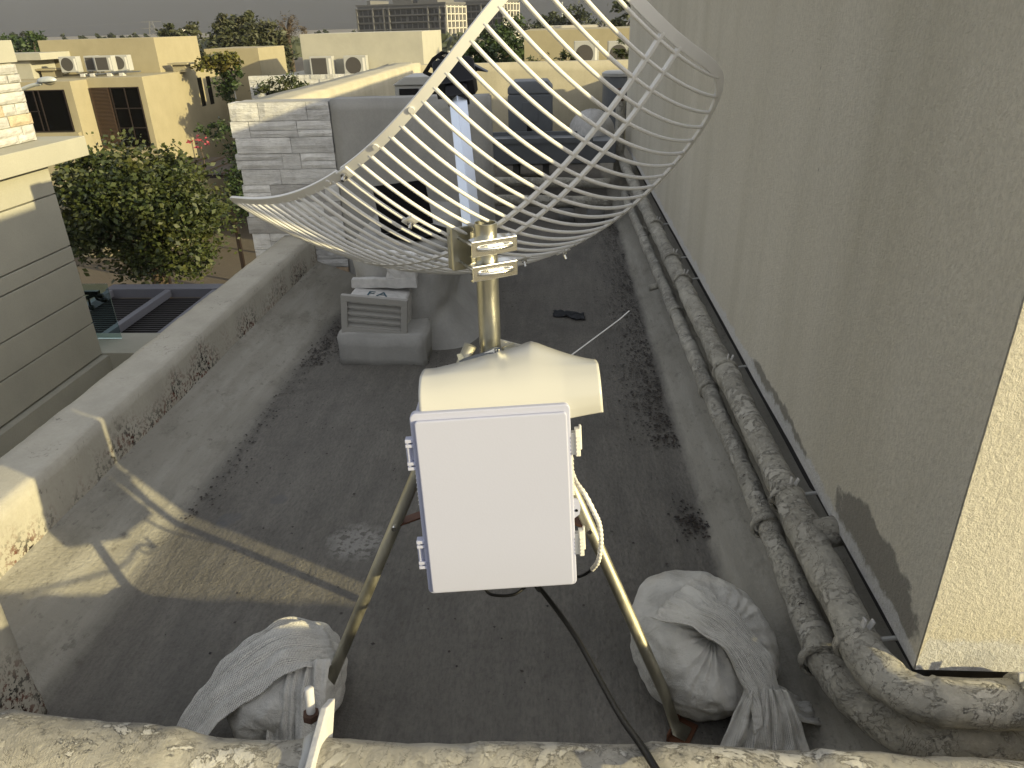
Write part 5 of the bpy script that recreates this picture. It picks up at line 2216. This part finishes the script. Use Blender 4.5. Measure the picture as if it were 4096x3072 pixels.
# the hazy belt of planting under the horizon
m = MB()
rg = random.Random(77)
for i in range(2600):
    x = rg.uniform(-150, 60)
    y = rg.uniform(150, 240)
    s = rg.uniform(.8, 1.8)
    z = -6.5 + rg.uniform(3.0, 6.0)
    a = Vector((rg.uniform(-1, 1), rg.uniform(-1, 1), rg.uniform(-.4, 1))).normalized()
    b = a.orthogonal().normalized()
    q = Vector((x, y, z))
    o = len(m.v)
    m.v += [q - a * s, q + b * s * .7, q + a * s, q - b * s * .7]
    m.f.append((o, o + 1, o + 2, o + 3))
tag(m.build('distant_planting', M['leafF']), None, None, kind='stuff')

# trellis with yellow vine on the tan house
tr = thing('trellis', 'white arched trellis frame against the tan house corner', 'trellis', (-13.6, 35.2, 0))
zmq = lambda x, y, yy: aty(600 + .3617 * x, .3617 * y, yy)
TY = 33.5
m = MB()
m.tube(smooth_path([zmq(660, 690, TY), zmq(675, 630, TY), zmq(720, 600, TY)], 6), .03, 6)
m.tube([zmq(950, 1095, TY), zmq(915, 870, TY), zmq(885, 670, TY)], .03, 6)
m.tube([zmq(855, 672, TY), zmq(945, 690, TY)], .03, 6)
m.tube([zmq(822, 690, TY), zmq(840, 880, TY), zmq(850, 1000, TY)], .025, 6)
m.tube([zmq(800, 950, TY), zmq(955, 945, TY)], .02, 6)
m.build('frame', M['white_rod'], tr)
vn = thing('climbing_vine', 'yellow-green climbing vine heaped over the white trellis', 'plant', (-13.4, 33.3, -2))
m = MB()
rg = random.Random(31)
leaf_cloud(m, zmq(760, 690, 33.3), (1.0, .5, .38), 1100, .17, rg, .3, 1.3, 0, 40)
leaf_cloud(m, zmq(860, 660, 33.3), (.6, .4, .3), 500, .16, rg, .3, 1.3, 0, 16)
m.build('sunlit_leaves', M['leafY'], vn)
m = MB()
leaf_cloud(m, zmq(850, 850, 33.3), (.75, .3, .75), 700, .15, rg, .3, 1.3, 0, 26)
leaf_cloud(m, zmq(830, 1000, 33.3), (.45, .3, .8), 330, .13, rg, .3, 1.3, 0, 16)
m.build('hanging_leaves', M['leafD'], vn)
m = MB()
for k in range(9):
    m.tube(smooth_path([zmq(820 + k * 10, 740, 33.35), zmq(800 + k * 14, 880, 33.4), zmq(815 + k * 9, 1010, 33.4), zmq(800 + k * 12, 1110, 33.4)], 5), .014, 5)
m.build('stems', M['bark'], vn)
# plant before the stone parapet of the pale house
rg = random.Random(33)
p = zmq(1440, 960, 30.5)
tree('leafy_plant', 'fresh green plant growing before the recess in the stone parapet', 'plant', (p.x, 30.5, p.z - .1), (1.2, .6, .42), 1300, .17, 'leafA', -6.5, rg, .05, elong=3, limbs=6)
for (px, py, yy, lab, n_) in ((2270, 235, 25, 'small palm-like plant behind the back parapet seen through the grid', 300), (2150, 240, 25, 'low sprig behind the back parapet, left of the palm-like plant', 120), (2500, 205, 24.5, 'green plant beside the far condenser next to the stucco wall', 350)):
    p = aty(px, py, yy)
    rg = random.Random(px)
    tree('potted_plant', lab, 'plant', (p.x, yy, p.z), (.32, .3, .25 if px < 2400 else .45), n_, .16, 'leafA', .3, rg, .02, elong=4, limbs=3, clumps=10)

# white slim tower, pylon and wires far away
m = MB()
p = aty(738, 135, 420)
m.tube([(p.x, 420, -6.5), (p.x, 420, p.z + 1.6), (p.x, 420, p.z + 2.8)], [1.5, 1.5, .7], 12)
tag(m.build('white_tower', M['farwhite']), 'tiny slim white tower on the horizon left of the big tree', 'tower')
py_ = thing('pylon', 'faint lattice power pylon on the left horizon', 'pylon', (-300, 560, -6.5))
PYY = 560
pt = aty(602, 84, PYY)
pb_ = aty(604, 150, PYY)
cx = pt.x
m = MB()
for s in (-1, 1):
    m.tube([(cx + s * 4, PYY, -6.5), (cx + s * 1.0, PYY, pt.z)], .28, 4)
zz = -6.5
while zz < pt.z - 2:
    w0 = 4 - 3 * (zz + 6.5) / (pt.z + 6.5)
    w1 = 4 - 3 * (zz + 9.5) / (pt.z + 6.5)
    m.tube([(cx - w0, PYY, zz), (cx + w1, PYY, zz + 3)], .14, 4)
    m.tube([(cx + w0, PYY, zz), (cx - w1, PYY, zz + 3)], .14, 4)
    zz += 3
m.build('lattice', M['fargrey'], py_)
m = MB()
for dz in (-.5, -4.5):
    m.tube([(cx - 7, PYY, pt.z + dz), (cx + 7, PYY, pt.z + dz)], .25, 4)
m.build('cross_arm', M['fargrey'], py_)
for (dz, lab) in ((-.5, 'upper faint power line sagging from the pylon over the left skyline'), (-4.5, 'lower faint power line sagging from the pylon over the left skyline')):
    m = MB()
    pts = []
    for k in range(41):
        t = k / 40
        x = cx - 260 + 520 * t
        sg = abs(math.sin((t - .5) * math.pi)) * 9
        pts.append((x, PYY + 30 * (t - .5), pt.z + dz - sg * .55 + 0 * t))
    m.tube(pts, .045, 4)
    tag(m.build('power_line', M['fargrey']), lab, 'power line')

# digger far left
dg_ = thing('excavator', 'tiny white-cabbed machine among the trees at the far left', 'machine', (-30, 80, 0))
m = MB()
p = aty(125, 168, 80)
m.box((p.x - .55, 80, p.z - .45), (p.x + .1, 81.5, p.z + .35))
m.build('cab', M['farwhite'], dg_, bevel=.05)
m = MB()
m.box((p.x + .12, 80, p.z - .45), (p.x + 1.2, 81.5, p.z - .12))
m.box((p.x - .4, 79.97, p.z - .1), (p.x - .05, 79.995, p.z + .25))
m.build('engine_cover', M['farwhite'], dg_)
m = MB()
m.box((p.x - 2.3, 80.5, -6.5), (p.x + 1.3, 82.5, p.z - .46))
tag(m.build('far_shed', M['houseA']), 'small tan shed under the white-cabbed machine at far left', 'building')
rg = random.Random(55)
for (px, py, yy, rx, rz, lab) in ((95, 215, 60, 2.0, 1.6, 'dark tree between the neighbour turret and the tan house'), (145, 250, 48, 1.4, 1.8, 'dark tree below the white-cabbed machine beside the tan house')):
    p = aty(px, py, yy)
    tree('dark_tree', lab, 'tree', (p.x, yy, p.z), (rx, rx, rz), 1800, .24, 'leafD', -6.5, rg, .15, limbs=4)
bpy.context.view_layer.update()

# ================================================================== HAZE
m = MB()
m.box((-520, -30, -7.6), (420, 760, 42))
hz_ = m.build('haze', M['ground'])
hm_ = D.materials.new('air')
hm_.use_nodes = True
ht = hm_.node_tree
ht.nodes.remove(ht.nodes['Principled BSDF'])
pv = ht.nodes.new('ShaderNodeVolumePrincipled')
pv.inputs['Color'].default_value = (.86, .88, .95, 1)
pv.inputs['Density'].default_value = .0002
ht.links.new(pv.outputs[0], ht.nodes['Material Output'].inputs['Volume'])
hz_.data.materials.clear()
hz_.data.materials.append(hm_)
tag(hz_, None, None, kind='stuff')
